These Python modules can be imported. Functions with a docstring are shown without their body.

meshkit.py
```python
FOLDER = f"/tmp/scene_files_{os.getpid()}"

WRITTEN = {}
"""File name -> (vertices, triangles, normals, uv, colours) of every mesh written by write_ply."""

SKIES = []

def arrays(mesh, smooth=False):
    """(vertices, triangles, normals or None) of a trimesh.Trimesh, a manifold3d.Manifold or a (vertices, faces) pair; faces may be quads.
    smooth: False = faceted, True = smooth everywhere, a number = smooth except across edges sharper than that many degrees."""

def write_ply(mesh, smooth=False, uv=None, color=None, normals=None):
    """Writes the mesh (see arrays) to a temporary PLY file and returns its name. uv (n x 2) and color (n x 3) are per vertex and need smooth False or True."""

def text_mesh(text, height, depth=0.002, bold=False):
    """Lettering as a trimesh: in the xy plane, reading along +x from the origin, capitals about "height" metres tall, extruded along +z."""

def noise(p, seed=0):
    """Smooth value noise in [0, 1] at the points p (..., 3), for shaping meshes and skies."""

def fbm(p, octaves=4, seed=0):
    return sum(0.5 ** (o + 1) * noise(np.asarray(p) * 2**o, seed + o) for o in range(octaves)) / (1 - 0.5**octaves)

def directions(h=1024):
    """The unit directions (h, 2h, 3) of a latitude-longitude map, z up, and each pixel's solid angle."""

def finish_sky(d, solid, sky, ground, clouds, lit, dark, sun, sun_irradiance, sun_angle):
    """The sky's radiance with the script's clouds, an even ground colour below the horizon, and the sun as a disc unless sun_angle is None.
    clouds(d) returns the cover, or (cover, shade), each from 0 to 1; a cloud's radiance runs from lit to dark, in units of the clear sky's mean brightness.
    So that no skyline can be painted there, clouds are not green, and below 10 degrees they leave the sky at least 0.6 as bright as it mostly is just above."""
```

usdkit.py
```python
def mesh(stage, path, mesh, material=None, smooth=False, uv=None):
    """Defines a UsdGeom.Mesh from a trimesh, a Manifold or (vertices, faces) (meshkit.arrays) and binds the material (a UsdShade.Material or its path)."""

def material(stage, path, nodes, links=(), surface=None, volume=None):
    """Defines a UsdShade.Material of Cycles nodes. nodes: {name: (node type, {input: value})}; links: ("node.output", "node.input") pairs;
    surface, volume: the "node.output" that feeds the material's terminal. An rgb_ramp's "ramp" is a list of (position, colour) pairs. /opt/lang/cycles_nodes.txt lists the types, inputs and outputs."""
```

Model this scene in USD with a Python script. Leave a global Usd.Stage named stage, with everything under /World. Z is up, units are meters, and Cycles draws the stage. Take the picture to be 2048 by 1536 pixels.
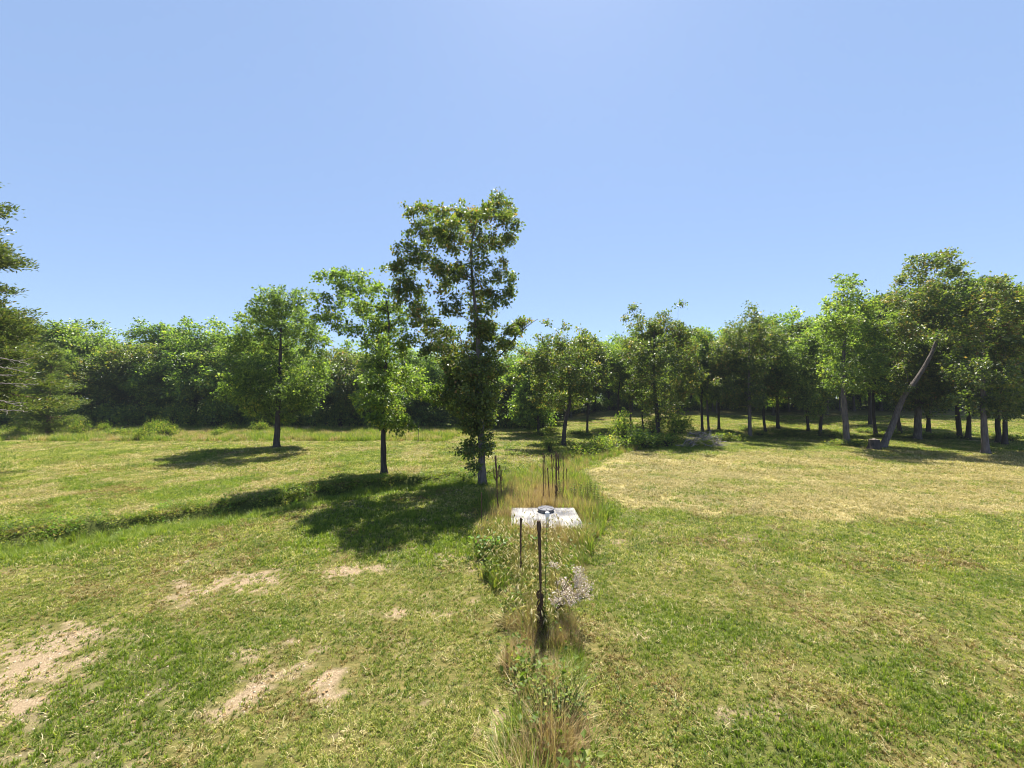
import math, numpy as np, trimesh, usdkit, meshkit
from pxr import Usd, UsdGeom, UsdLux, UsdShade, Gf, Sdf, Vt

stage = Usd.Stage.CreateInMemory()
UsdGeom.SetStageUpAxis(stage, 'Z'); UsdGeom.SetStageMetersPerUnit(stage, 1.0)
UsdGeom.Xform.Define(stage, '/World')

# ------------------------------------------------------------------ camera, sky, sun, exposure
CAM_H, FPX, PITCH = 4.2, 770.0, math.radians(2.0)
EXPOSURE = 1.87
SUN_EL, SUN_AZ = math.radians(62), math.radians(10)       # azimuth from +y towards +x
SKY_STRENGTH, SUN_INT = 0.054, 1.0

cam = UsdGeom.Camera.Define(stage, '/World/camera')
cam.CreateHorizontalApertureAttr(36.0); cam.CreateVerticalApertureAttr(27.0)
cam.CreateFocalLengthAttr(36.0 * FPX / 2048)
cam.CreateClippingRangeAttr(Gf.Vec2f(0.1, 5000)); cam.CreateExposureAttr(EXPOSURE)
cam.AddTranslateOp().Set(Gf.Vec3d(0, 0, CAM_H)); cam.AddRotateXOp().Set(90 + math.degrees(PITCH))

sky_m = usdkit.material(stage, '/World/Looks/sky', {
    's': ('sky_texture', dict(sky_type='single_scattering', sun_disc=False, sun_elevation=SUN_EL, sun_rotation=SUN_AZ,
                              altitude=1000.0, air_density=1.0, aerosol_density=0.6, ozone_density=2.0)),
    'm': ('mix_color', dict(fac=.6, b=(2.04, 2.92, 4.66), use_clamp=False)),     # an even, thin summer haze high up
    'b': ('background_shader', dict(strength=SKY_STRENGTH))}, [('s.color', 'm.a'), ('m.result', 'b.color')], surface='b.background')
dome = UsdLux.DomeLight.Define(stage, '/World/sky')
UsdShade.MaterialBindingAPI.Apply(dome.GetPrim()).Bind(sky_m)
dome.GetPrim().SetCustomDataByKey('kind', 'structure')
sun = UsdLux.DistantLight.Define(stage, '/World/sun')
sun.CreateIntensityAttr(SUN_INT); sun.CreateAngleAttr(0.53); sun.CreateNormalizeAttr(True); sun.CreateColorAttr(Gf.Vec3f(1.0, 0.95, 0.86))
sd = np.array([math.sin(SUN_AZ) * math.cos(SUN_EL), math.cos(SUN_AZ) * math.cos(SUN_EL), math.sin(SUN_EL)])
sun.AddRotateZOp().Set(-math.degrees(SUN_AZ)); sun.AddRotateXOp().Set(-(90 - math.degrees(SUN_EL)))
# local -z after Rx(-(90-el)) points (0,-cos el,-sin el): light travels from the sun towards the camera

# ------------------------------------------------------------------ helpers
fbm, noise = meshkit.fbm, meshkit.noise
R = np.random.default_rng
used = {}
def numbered(name, parent='/World'):
    k = used.get((parent, name), 0); used[(parent, name)] = k + 1
    return f'{parent}/{name}' + (f'_{k:03d}' if k else '')
def tag(p, label=None, cat=None, group=None, kind=None):
    p = p.GetPrim() if hasattr(p, 'GetPrim') else p
    for k, v in (('label', label), ('category', cat), ('group', group), ('kind', kind)):
        if v: p.SetCustomDataByKey(k, v)
    return p
def xform(name, loc=(0, 0, 0), rz=0.0, sc=None):
    x = UsdGeom.Xform.Define(stage, numbered(name))
    x.AddTranslateOp().Set(Gf.Vec3d(*map(float, loc)))
    if rz: x.AddRotateZOp().Set(float(rz))
    if sc is not None: x.AddScaleOp().Set(Gf.Vec3f(*map(float, sc)))
    return x
def add(name, vf, mat, parent='/World', smooth=False, prim=None):
    path = numbered(name, str(parent.GetPath()) if hasattr(parent, 'GetPath') else parent)
    m = usdkit.mesh(stage, path, vf, mat, smooth=smooth)
    for k, v in (prim or {}).items():
        v = np.asarray(v, np.float32)
        if v.ndim == 1: UsdGeom.PrimvarsAPI(m).CreatePrimvar(k, Sdf.ValueTypeNames.FloatArray, 'vertex').Set(Vt.FloatArray.FromNumpy(v))
        else: UsdGeom.PrimvarsAPI(m).CreatePrimvar(k, Sdf.ValueTypeNames.Float3Array, 'vertex').Set(Vt.Vec3fArray.FromNumpy(v))
    return m
def klass(name):
    return stage.CreateClassPrim('/World/' + name + '_model')
def place(name, cls, loc, rz=0, sc=(1, 1, 1), label=None, cat=None, group=None):
    x = xform(name, loc, rz, sc)
    x.GetPrim().GetReferences().AddInternalReference(cls.GetPath()); x.GetPrim().SetInstanceable(True)
    return tag(x, label, cat, group)
def norm(a): return a / np.maximum(np.linalg.norm(a, axis=-1, keepdims=True), 1e-9)
def sstep(a, b, x):
    t = np.clip((x - a) / (b - a), 0, 1); return t * t * (3 - 2 * t)

# ------------------------------------------------------------------ terrain
DITCH = np.array([(-26, 4.5), (-18.5, 9.2), (-15.6, 11.2), (-12.5, 13.4), (-10.2, 15.8), (-8.3, 18.0), (-5.5, 19.5), (-2.5, 20.8), (1, 23.0), (5, 27), (10, 33)], float)
DEPTH = np.array([.48, .44, .42, .42, .44, .46, .42, .34, .22, .14, 0.0])
def ditch_coord(x, y):
    """signed distance from the ditch bottom (positive on the far side) and the depth there"""
    best = np.full(x.shape, 1e9); sgn = np.zeros(x.shape); dep = np.zeros(x.shape)
    for i in range(len(DITCH) - 1):
        a, b = DITCH[i], DITCH[i + 1]; d = b - a; L2 = d @ d
        t = np.clip(((x - a[0]) * d[0] + (y - a[1]) * d[1]) / L2, 0, 1)
        ex, ey = x - a[0] - t * d[0], y - a[1] - t * d[1]
        q = np.hypot(ex, ey); m = q < best
        best = np.where(m, q, best); sgn = np.where(m, np.sign(d[0] * ey - d[1] * ex), sgn); dep = np.where(m, DEPTH[i] * (1 - t) + DEPTH[i + 1] * t, dep)
    return best * sgn, dep
def height(x, y):
    x, y = np.asarray(x, float), np.asarray(y, float)
    p = np.stack([x, y, np.zeros_like(x)], -1)
    z = 0.16 * (fbm(p * 0.16, 2, 3) - .5) + 0.06 * (fbm(p * .9, 2, 9) - .5)
    s, dep = ditch_coord(x, y)
    s = s + 0.5 * (fbm(p * .7, 2, 5) - .5)
    prof = np.where(s < -0.25, 1 - sstep(-0.25, -3.0, s), 1 - sstep(0.0, .55 + .9 * np.clip(fbm(p * .45, 2, 6) * 2 - .7, 0, 1), s))
    z = z - dep * prof * (.7 + .6 * fbm(p * .5, 2, 8))
    z = z + 2.2 * sstep(40, 80, y) * sstep(0, 22, x) + .4 * sstep(55, 100, y)
    return z
def H(x, y): return float(height(np.array([x]), np.array([y]))[0])
def ray(px, py):
    u, v = (px - 1024) / FPX, (768 - py) / FPX
    return np.array([u, math.cos(PITCH) - v * math.sin(PITCH), math.sin(PITCH) + v * math.cos(PITCH)])
def gp(px, py):
    """ground point seen at a pixel of the photograph"""
    r = ray(px, py); t = np.arange(2.5, 160, .04)
    x, y, z = r[0] * t, r[1] * t, CAM_H + r[2] * t
    below = np.nonzero(z < height(x, y))[0]
    i = below[0] if len(below) else len(t) - 1
    return np.array([x[i], y[i], float(height(x[i:i + 1], y[i:i + 1])[0])])
def at(px, py, Y):
    r = ray(px, py); t = Y / r[1]
    return np.array([r[0] * t, Y, CAM_H + r[2] * t])

# strip of weeds that the mower leaves out: centre and half width by distance
SY = np.array([3.0, 4.6, 5.35, 6.4, 8.0, 10.6, 12, 14, 15.8, 18, 20.9, 25, 29, 33, 36])
SC = np.array([.4, .42, .47, .52, .55, .62, .85, 1.15, 1.25, 1.35, 1.6, 3.6, 6.6, 10.2, 14.0])
SW = np.array([.5, .5, .58, .6, .72, 1.45, 1.9, 2.1, 2.4, 2.2, 1.9, 1.7, 1.7, 2.2, 3.0])
def strip(x, y):
    p = np.stack([x, y, np.zeros_like(x)], -1)
    d = np.abs(x - np.interp(y, SY, SC)) - np.interp(y, SY, SW) + .5 * (fbm(p * 1.3, 2, 17) - .5)
    return np.where(y > 37, 1.0, d)                              # < 0 inside
BARE = [(100, 1290, .8, .5), (215, 1270, .6, .25), (60, 1400, .7, .3), (180, 1410, .8, .35), (30, 1440, .6, .25), (150, 1510, .6, .3), (70, 1345, .8, .35), (310, 1480, .25, .18),
        (480, 1170, .85, .4), (380, 1195, .7, .35), (540, 1165, .45, .3), (355, 1175, .4, .3), (500, 1300, .32, .33), (490, 1390, .25, .35), (440, 1430, .25, .12), (400, 1350, .25, .1), (640, 1370, .2, .3), (590, 1340, .18, .2),
        (800, 1225, .35, .2), (865, 1228, .22, .14), (660, 1390, .22, .2), (990, 1465, .13, .33), (700, 1140, .9, .3), (280, 1330, .5, .2), (20, 1530, .4, .2),
        (1480, 1080, .5, .12), (1370, 1265, .3, .15), (1290, 1270, .25, .15), (1510, 1430, .4, .25), (1230, 1085, .3, .2), (910, 1110, .5, .3), (640, 1100, .5, .25), (250, 1470, .3, .2)]
BARE_W = [(*gp(a, b)[:2], c, d) for a, b, c, d in BARE]
def zones(x, y):
    """bare earth, straw (mown hay), lush green: each 0..1"""
    p = np.stack([x, y, np.zeros_like(x)], -1)
    n1, n2, n3 = fbm(p * .35, 3, 21), fbm(p * 2.2, 3, 31), fbm(p * 5.0, 2, 41)
    s, dep = ditch_coord(x, y)
    bare = np.zeros_like(x); n4 = fbm(p * 11.0, 2, 43)
    for bx, by, rx, ry in BARE_W:
        q = 1.12 * np.hypot((x - bx) / rx, (y - by) / ry) + 1.7 * (n2 - .5) + 3.0 * (n3 - .5) + .02
        bare = np.maximum(bare, 1 - sstep(.75, 1.25, q))
    near_left = sstep(1.5, -3.5, x) * sstep(15, 9, y)
    bare = np.maximum(bare, near_left * sstep(.60, .74, n2 * .45 + n1 * .2 + n3 * .35) * .9)
    bare = np.maximum(bare, .8 * sstep(.72, .8, n2 * .8 + n3 * .2) * sstep(20, 12, y))
    st = strip(x, y)
    right = sstep(0.2, .8, st) * (x > np.interp(y, SY, SC))
    edge = 14.2 + .5 * np.sin(x * .45) + 1.6 * (n1 - .5) - .03 * x
    straw = right * sstep(edge - .35, edge + .35, y) * sstep(33, 26, y + 3 * (n1 - .5)) * np.clip(-.25 + 2.4 * fbm(p * [.25, 1.7, 1], 3, 77) , 0, 1)
    straw = np.maximum(straw, sstep(30, 40, y) * sstep(.45, .6, n1) * .5)
    left = sstep(.6, 1.6, s) * (x < 2)
    straw = np.maximum(straw, left * sstep(.42, .62, fbm(p * .5, 3, 71)) * .55)
    lush = np.exp(-((s + 1.0) / 1.25) ** 2) * sstep(.1, .3, dep) * (.6 + .8 * n2)
    lush = np.maximum(lush, sstep(.55, .72, n1) * (1 - straw) * .7)
    bank = sstep(-.25, 0, s) * sstep(.75, .45, s) * sstep(.12, .3, dep); lush = np.maximum(lush, bank); straw = straw * (1 - bank); bare = np.maximum(bare * (1 - bank), 0)
    bare = bare * sstep(.18, .42, n4 + .12 * bare)
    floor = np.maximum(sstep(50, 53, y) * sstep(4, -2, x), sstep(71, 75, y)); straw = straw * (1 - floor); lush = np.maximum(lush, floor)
    bare = bare * (1 - .9 * np.clip(lush, 0, 1)) * (st > -.3)
    return np.clip(bare, 0, 1), np.clip(straw, 0, 1), np.clip(lush, 0, 1)

# ------------------------------------------------------------------ materials
def leafy(name, ramp, trans=.42, gloss=.42, spec=.55, tree_var=.5, attr='tint', vscale=.13, gain=1.0, vdetail=1.0):
    """two-sided leaf: colour by each leaf's own tone and a slow change from plant to plant"""
    return usdkit.material(stage, '/World/Looks/' + name, {
        'a': ('attribute', dict(attribute=attr)), 'g': ('geometry', {}),
        'n': ('noise_texture', dict(scale=vscale, detail=vdetail)),
        'ns': ('math', dict(math_type='multiply_add', value2=tree_var, value3=-.5 * tree_var)),
        's': ('math', dict(math_type='add', use_clamp=True)),
        'r': ('rgb_ramp', dict(ramp=ramp)),
        'gl': ('mix_color', dict(blend_type='multiply', fac=1.0, b=(gain,) * 3, use_clamp=False)),
        'p': ('principled_bsdf', dict(roughness=gloss, specular_ior_level=spec)),
        'tc': ('mix_color', dict(blend_type='multiply', fac=1.0, b=(1.55, 1.75, .7))),
        't': ('translucent_bsdf', {}), 'm': ('mix_closure', dict(fac=trans))},
        [('g.position', 'n.vector'), ('n.fac', 'ns.value1'), ('ns.value', 's.value1'), ('a.fac', 's.value2'), ('s.value', 'r.fac'), ('r.color', 'gl.a'), ('gl.result', 'p.base_color'),
         ('gl.result', 'tc.a'), ('tc.result', 't.color'), ('p.BSDF', 'm.closure1'), ('t.BSDF', 'm.closure2')], surface='m.closure')
def bark(name, c1, c2, scale=5.0):
    return usdkit.material(stage, '/World/Looks/' + name, {
        'g': ('geometry', {}), 'mp': ('mapping', dict(scale=(scale, scale, scale * .16))),
        'n': ('noise_texture', dict(scale=2.2, detail=5.0, roughness=.65)), 'r': ('rgb_ramp', dict(ramp=[(.3, c1), (.7, c2)])),
        'b': ('bump', dict(strength=1.0, distance=.06)), 'p': ('principled_bsdf', dict(roughness=.9, specular_ior_level=.15))},
        [('g.position', 'mp.vector'), ('mp.vector', 'n.vector'), ('n.fac', 'r.fac'), ('r.color', 'p.base_color'), ('n.fac', 'b.height'), ('b.normal', 'p.normal')], surface='p.BSDF')
MAT = {}
MAT['oak'] = leafy('oak_leaf', [(0, (.032, .050, .014)), (.45, (.072, .095, .022)), (.75, (.115, .130, .028)), (.92, (.17, .125, .035)), (1, (.17, .10, .04))], trans=.5, gain=1.35)
MAT['green'] = leafy('green_leaf', [(0, (.036, .056, .016)), (.5, (.082, .114, .026)), (.85, (.135, .160, .032)), (1, (.21, .18, .04))], trans=.58, gain=1.65)
MAT['forest'] = leafy('forest_leaf', [(0, (.032, .055, .016)), (.5, (.075, .110, .022)), (.85, (.14, .165, .026)), (1, (.22, .20, .03))], tree_var=1.0, vscale=.09, trans=.55, gain=1.8)
MAT['cedar'] = leafy('cedar_spray', [(0, (.030, .042, .012)), (.6, (.075, .092, .022)), (1, (.15, .115, .04))], trans=.35, spec=.3, gain=1.6)
MAT['juniper'] = leafy('juniper_spray', [(0, (.045, .062, .018)), (.6, (.10, .125, .03)), (1, (.19, .15, .05))], trans=.4, spec=.25, gain=1.7)
MAT['weed'] = leafy('weed_leaf', [(0, (.055, .09, .016)), (.5, (.13, .18, .03)), (.85, (.24, .25, .05)), (1, (.36, .28, .09))], trans=.5, spec=.25, gloss=.5, vscale=.8)
MAT['bright'] = leafy('broad_leaf', [(0, (.08, .17, .02)), (1, (.20, .32, .04))], trans=.55, vscale=.8)
G_RAMP = [(0, (.048, .076, .012)), (.3, (.098, .140, .020)), (.55, (.165, .192, .030)), (.8, (.26, .25, .062)), (1, (.45, .38, .19))]
MAT['grass'] = leafy('grass_blade', G_RAMP, trans=.4, spec=.15, gain=1.15, tree_var=1.1, vscale=.75, vdetail=4.0)
MAT['brown'] = leafy('brown_blade', [(0, (.09, .075, .02)), (.4, (.17, .125, .04)), (.75, (.29, .20, .08)), (1, (.48, .36, .19))], trans=.3, spec=.15, vscale=.7)
MAT['lush'] = leafy('lush_blade', [(0, (.06, .10, .014)), (.6, (.16, .21, .024)), (1, (.36, .36, .08))], trans=.45, spec=.2, vscale=.55)
MAT['straw'] = leafy('straw_blade', [(0, (.11, .11, .03)), (.3, (.24, .20, .07)), (.7, (.42, .33, .15)), (1, (.62, .52, .32))], trans=.25, spec=.2, vscale=.5)
MAT['dry'] = leafy('dry_stem', [(0, (.16, .10, .055)), (.5, (.33, .22, .12)), (1, (.52, .40, .24))], trans=.3, spec=.2, vscale=1.0)
MAT['foxtail'] = leafy('foxtail_head', [(0, (.30, .24, .10)), (1, (.58, .48, .28))], trans=.4, vscale=1.0)
MAT['greyseed'] = leafy('grey_seed', [(0, (.30, .22, .20)), (1, (.62, .52, .51))], trans=.2, vscale=1.5)
MAT['mullein'] = bark('mullein_stalk', (.040, .024, .016), (.165, .098, .062), 20)
MAT['bark_dark'] = bark('bark_dark', (.022, .018, .016), (.075, .060, .052))
MAT['bark_grey'] = bark('bark_grey', (.050, .040, .036), (.15, .125, .115))
MAT['dead_wood'] = bark('dead_wood', (.11, .09, .08), (.30, .26, .23), 9)
MAT['pale_wood'] = bark('pale_wood', (.24, .19, .17), (.50, .43, .40), 9)
MAT['cedar_bark'] = bark('cedar_bark', (.10, .055, .04), (.22, .14, .10), 7)
MAT['stalk'] = bark('green_stalk', (.06, .09, .02), (.12, .15, .04), 20)
MAT['ground'] = usdkit.material(stage, '/World/Looks/ground', {
    'g': ('geometry', {}), 'a': ('attribute', dict(attribute='zone')), 'sep': ('separate_color', dict(color_type='rgb')),
    'n1': ('noise_texture', dict(scale=3.0, detail=7.0, roughness=.75)), 'mp': ('mapping', dict(scale=(.9, 3.2, 1.0))), 'n2': ('noise_texture', dict(scale=1.1, detail=4.0, roughness=.6)), 'n3': ('noise_texture', dict(scale=45.0, detail=3.0, roughness=.7)),
    'gr': ('rgb_ramp', dict(ramp=[(.3, (.045, .045, .013)), (.5, (.095, .088, .025)), (.7, (.20, .155, .06))])),
    'sr': ('rgb_ramp', dict(ramp=[(.3, (.13, .12, .035)), (.5, (.26, .215, .08)), (.72, (.44, .35, .17))])),
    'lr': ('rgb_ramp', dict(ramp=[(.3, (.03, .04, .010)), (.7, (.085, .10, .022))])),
    'br': ('rgb_ramp', dict(ramp=[(.25, (.10, .073, .044)), (.5, (.22, .162, .10)), (.75, (.37, .285, .185))])),
    'ms': ('mix_color', {}), 'ml': ('mix_color', {}), 'mb': ('mix_color', {}),
    'bp': ('bump', dict(strength=.8, distance=.02)), 'p': ('principled_bsdf', dict(roughness=.95, specular_ior_level=.1))},
    [('g.position', 'mp.vector'), ('mp.vector', 'n1.vector'), ('g.position', 'n2.vector'), ('g.position', 'n3.vector'), ('a.color', 'sep.color'), ('n1.fac', 'gr.fac'), ('n1.fac', 'sr.fac'), ('n1.fac', 'lr.fac'), ('n3.fac', 'br.fac'),
     ('gr.color', 'ms.a'), ('sr.color', 'ms.b'), ('sep.g', 'ms.fac'), ('ms.result', 'ml.a'), ('lr.color', 'ml.b'), ('sep.b', 'ml.fac'), ('ml.result', 'mb.a'), ('br.color', 'mb.b'), ('sep.r', 'mb.fac'),
     ('mb.result', 'p.base_color'), ('n3.fac', 'bp.height'), ('bp.normal', 'p.normal')], surface='p.BSDF')
def plain(name, c, rough=.6, **k):
    return usdkit.material(stage, '/World/Looks/' + name, {'g': ('geometry', {}), 'n': ('noise_texture', dict(scale=25.0, detail=4.0)), 'r': ('rgb_ramp', dict(ramp=[(.3, tuple(.75 * q for q in c)), (.7, c)])),
        'p': ('principled_bsdf', dict(roughness=rough, **k))}, [('g.position', 'n.vector'), ('n.fac', 'r.fac'), ('r.color', 'p.base_color')], surface='p.BSDF')
MAT['concrete'] = usdkit.material(stage, '/World/Looks/concrete', {
    'g': ('geometry', {}), 'mp': ('mapping', dict(scale=(9.0, .9, 3.0))), 'n': ('noise_texture', dict(scale=1.6, detail=6.0, roughness=.7)), 'n2': ('noise_texture', dict(scale=1.6, detail=4.0)),
    'ad': ('math', dict(math_type='multiply_add', value2=.6, value3=.0)), 'ad2': ('math', dict(math_type='multiply_add', value2=.55)),
    'r': ('rgb_ramp', dict(ramp=[(.47, (.07, .07, .075)), (.56, (.18, .17, .165)), (.68, (.34, .32, .29))])),
    'b': ('bump', dict(strength=.4, distance=.01)), 'p': ('principled_bsdf', dict(roughness=.9))},
    [('g.position', 'mp.vector'), ('mp.vector', 'n.vector'), ('g.position', 'n2.vector'), ('n.fac', 'ad.value1'), ('n2.fac', 'ad2.value1'), ('ad.value', 'ad2.value3'), ('ad2.value', 'r.fac'), ('r.color', 'p.base_color'), ('n.fac', 'b.height'), ('b.normal', 'p.normal')], surface='p.BSDF')
MAT['lid'] = plain('grey_lid', (.075, .075, .09), .6)
MAT['pvc'] = plain('white_pipe', (.75, .75, .74), .35)
MAT['metal'] = plain('dark_post', (.05, .05, .045), .6)
MAT['clod'] = plain('clod', (.40, .31, .22), .95)
MAT['cutwood'] = plain('cut_wood', (.20, .155, .115), .9)

# ------------------------------------------------------------------ mesh builders
class Soup:
    """collects quads' and triangles' arrays into one mesh with a tone per vertex"""
    def __init__(s): s.v, s.f, s.t, s.n = [], [], [], 0
    def put(s, v, f, t):
        s.v.append(v); s.f.append(f + s.n); s.t.append(np.broadcast_to(t, (len(v),)) if np.ndim(t) == 0 else t); s.n += len(v)
    def leaves(s, p, d, nrm, length, width, tone, fold=.18):
        """one folded diamond leaf per row"""
        d = norm(d); nrm = norm(nrm - (nrm * d).sum(-1, keepdims=True) * d); side = np.cross(d, nrm)
        L, W = np.broadcast_to(length, (len(p),))[:, None], np.broadcast_to(width, (len(p),))[:, None]
        mid = p + d * L * .5 + nrm * W * fold
        v = np.stack([p, mid + side * W * .5, p + d * L, mid - side * W * .5], 1)
        n = len(p); k = np.arange(n)[:, None] * 4
        s.put(v.reshape(-1, 3), np.concatenate([k + [0, 2, 1], k + [0, 3, 2]]), np.repeat(np.broadcast_to(tone, (n,)), 4))
    def blades(s, p, lean, length, width, tone, bend=.5):
        """grass blades: two joints and a tip; lean = horizontal vector of the blade's tip"""
        n = len(p); L, W = np.broadcast_to(length, (n,))[:, None], np.broadcast_to(width, (n,))[:, None]
        hl = np.linalg.norm(lean, axis=1, keepdims=True); up = np.array([0, 0, 1.0])
        a = norm(lean * (1 - bend) + up * np.sqrt(np.maximum(1 - np.minimum(hl, .98) ** 2, .02)))
        b = norm(lean * (1 + bend) + up * np.sqrt(np.maximum(1 - np.minimum(hl, .98) ** 2, .02)) * (1 - bend * .8))
        side = norm(np.cross(lean + 1e-4, up)); m = p + a * L * .5; t = m + b * L * .5
        v = np.stack([p - side * W * .5, p + side * W * .5, m - side * W * .4, m + side * W * .4, t], 1)
        k = np.arange(n)[:, None] * 5
        s.put(v.reshape(-1, 3), np.concatenate([k + [0, 1, 3], k + [0, 3, 2], k + [2, 3, 4]]), np.repeat(np.broadcast_to(tone, (n,)), 5))
    def frusta(s, a, b, ra, rb, sides=4, tone=.5):
        """one tapered segment per row"""
        n = len(a); d = norm(b - a); ref = np.where(np.abs(d[:, 2:3]) > .9, [1.0, 0, 0], [0, 0, 1.0]); u = norm(np.cross(d, ref)); w = np.cross(d, u)
        th = np.arange(sides) / sides * 2 * np.pi; c = np.cos(th)[None, :, None] * u[:, None] + np.sin(th)[None, :, None] * w[:, None]
        va = a[:, None] + c * np.asarray(ra)[:, None, None]; vb = b[:, None] + c * np.asarray(rb)[:, None, None]
        k = np.arange(n)[:, None] * 2 * sides; i = np.arange(sides); j = (i + 1) % sides
        f = np.stack([np.stack([i, j, j + sides], 1), np.stack([i, j + sides, i + sides], 1)], 1).reshape(-1, 3)
        s.put(np.concatenate([va, vb], 1).reshape(-1, 3), (k[:, :, None] + f[None]).reshape(-1, 3), np.repeat(np.broadcast_to(tone, (n,)), 2 * sides))
    def tube(s, pts, rad, sides=8, tone=.5, rough=0.0, seed=0, cap=True):
        pts = np.asarray(pts, float); rad = np.broadcast_to(rad, (len(pts),)); d = norm(np.gradient(pts, axis=0))
        ref = np.array([0, 1.0, 0]) if abs(d[0][1]) < .8 else np.array([1.0, 0, 0]); u = norm(np.cross(d, ref)); w = np.cross(d, u)
        th = np.arange(sides) / sides * 2 * np.pi; c = np.cos(th)[None, :, None] * u[:, None] + np.sin(th)[None, :, None] * w[:, None]
        rr = rad[:, None] * (1 + rough * (noise(np.stack([np.cos(th)[None] * 2 + 0 * rad[:, None], np.sin(th)[None] * 2 + 0 * rad[:, None], pts[:, 2:3] * 1.6 + 0 * th[None]], -1), seed) - .5) * 2)
        v = (pts[:, None] + c * rr[:, :, None]).reshape(-1, 3); f = []
        for k in range(len(pts) - 1):
            for i in range(sides):
                j = (i + 1) % sides; o = k * sides; f += [[o + i, o + j, o + sides + j], [o + i, o + sides + j, o + sides + i]]
        if cap:
            v = np.vstack([v, pts[-1] + d[-1] * rad[-1] * .3]); o = (len(pts) - 1) * sides
            f += [[o + i, o + (i + 1) % sides, len(v) - 1] for i in range(sides)]
        s.put(v, np.array(f), tone)
    def vf(s): return np.vstack(s.v), np.vstack(s.f)
    def tones(s): return np.concatenate(s.t)

def trunk_line(pts, step=.3):
    pts = np.asarray(pts, float); seg = np.linalg.norm(np.diff(pts, axis=0), axis=1); t = np.concatenate([[0], np.cumsum(seg)])
    from scipy.interpolate import PchipInterpolator
    q = np.linspace(0, t[-1], max(4, int(t[-1] / step)))
    return np.stack([PchipInterpolator(t, pts[:, k])(q) for k in range(3)], 1)

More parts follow.
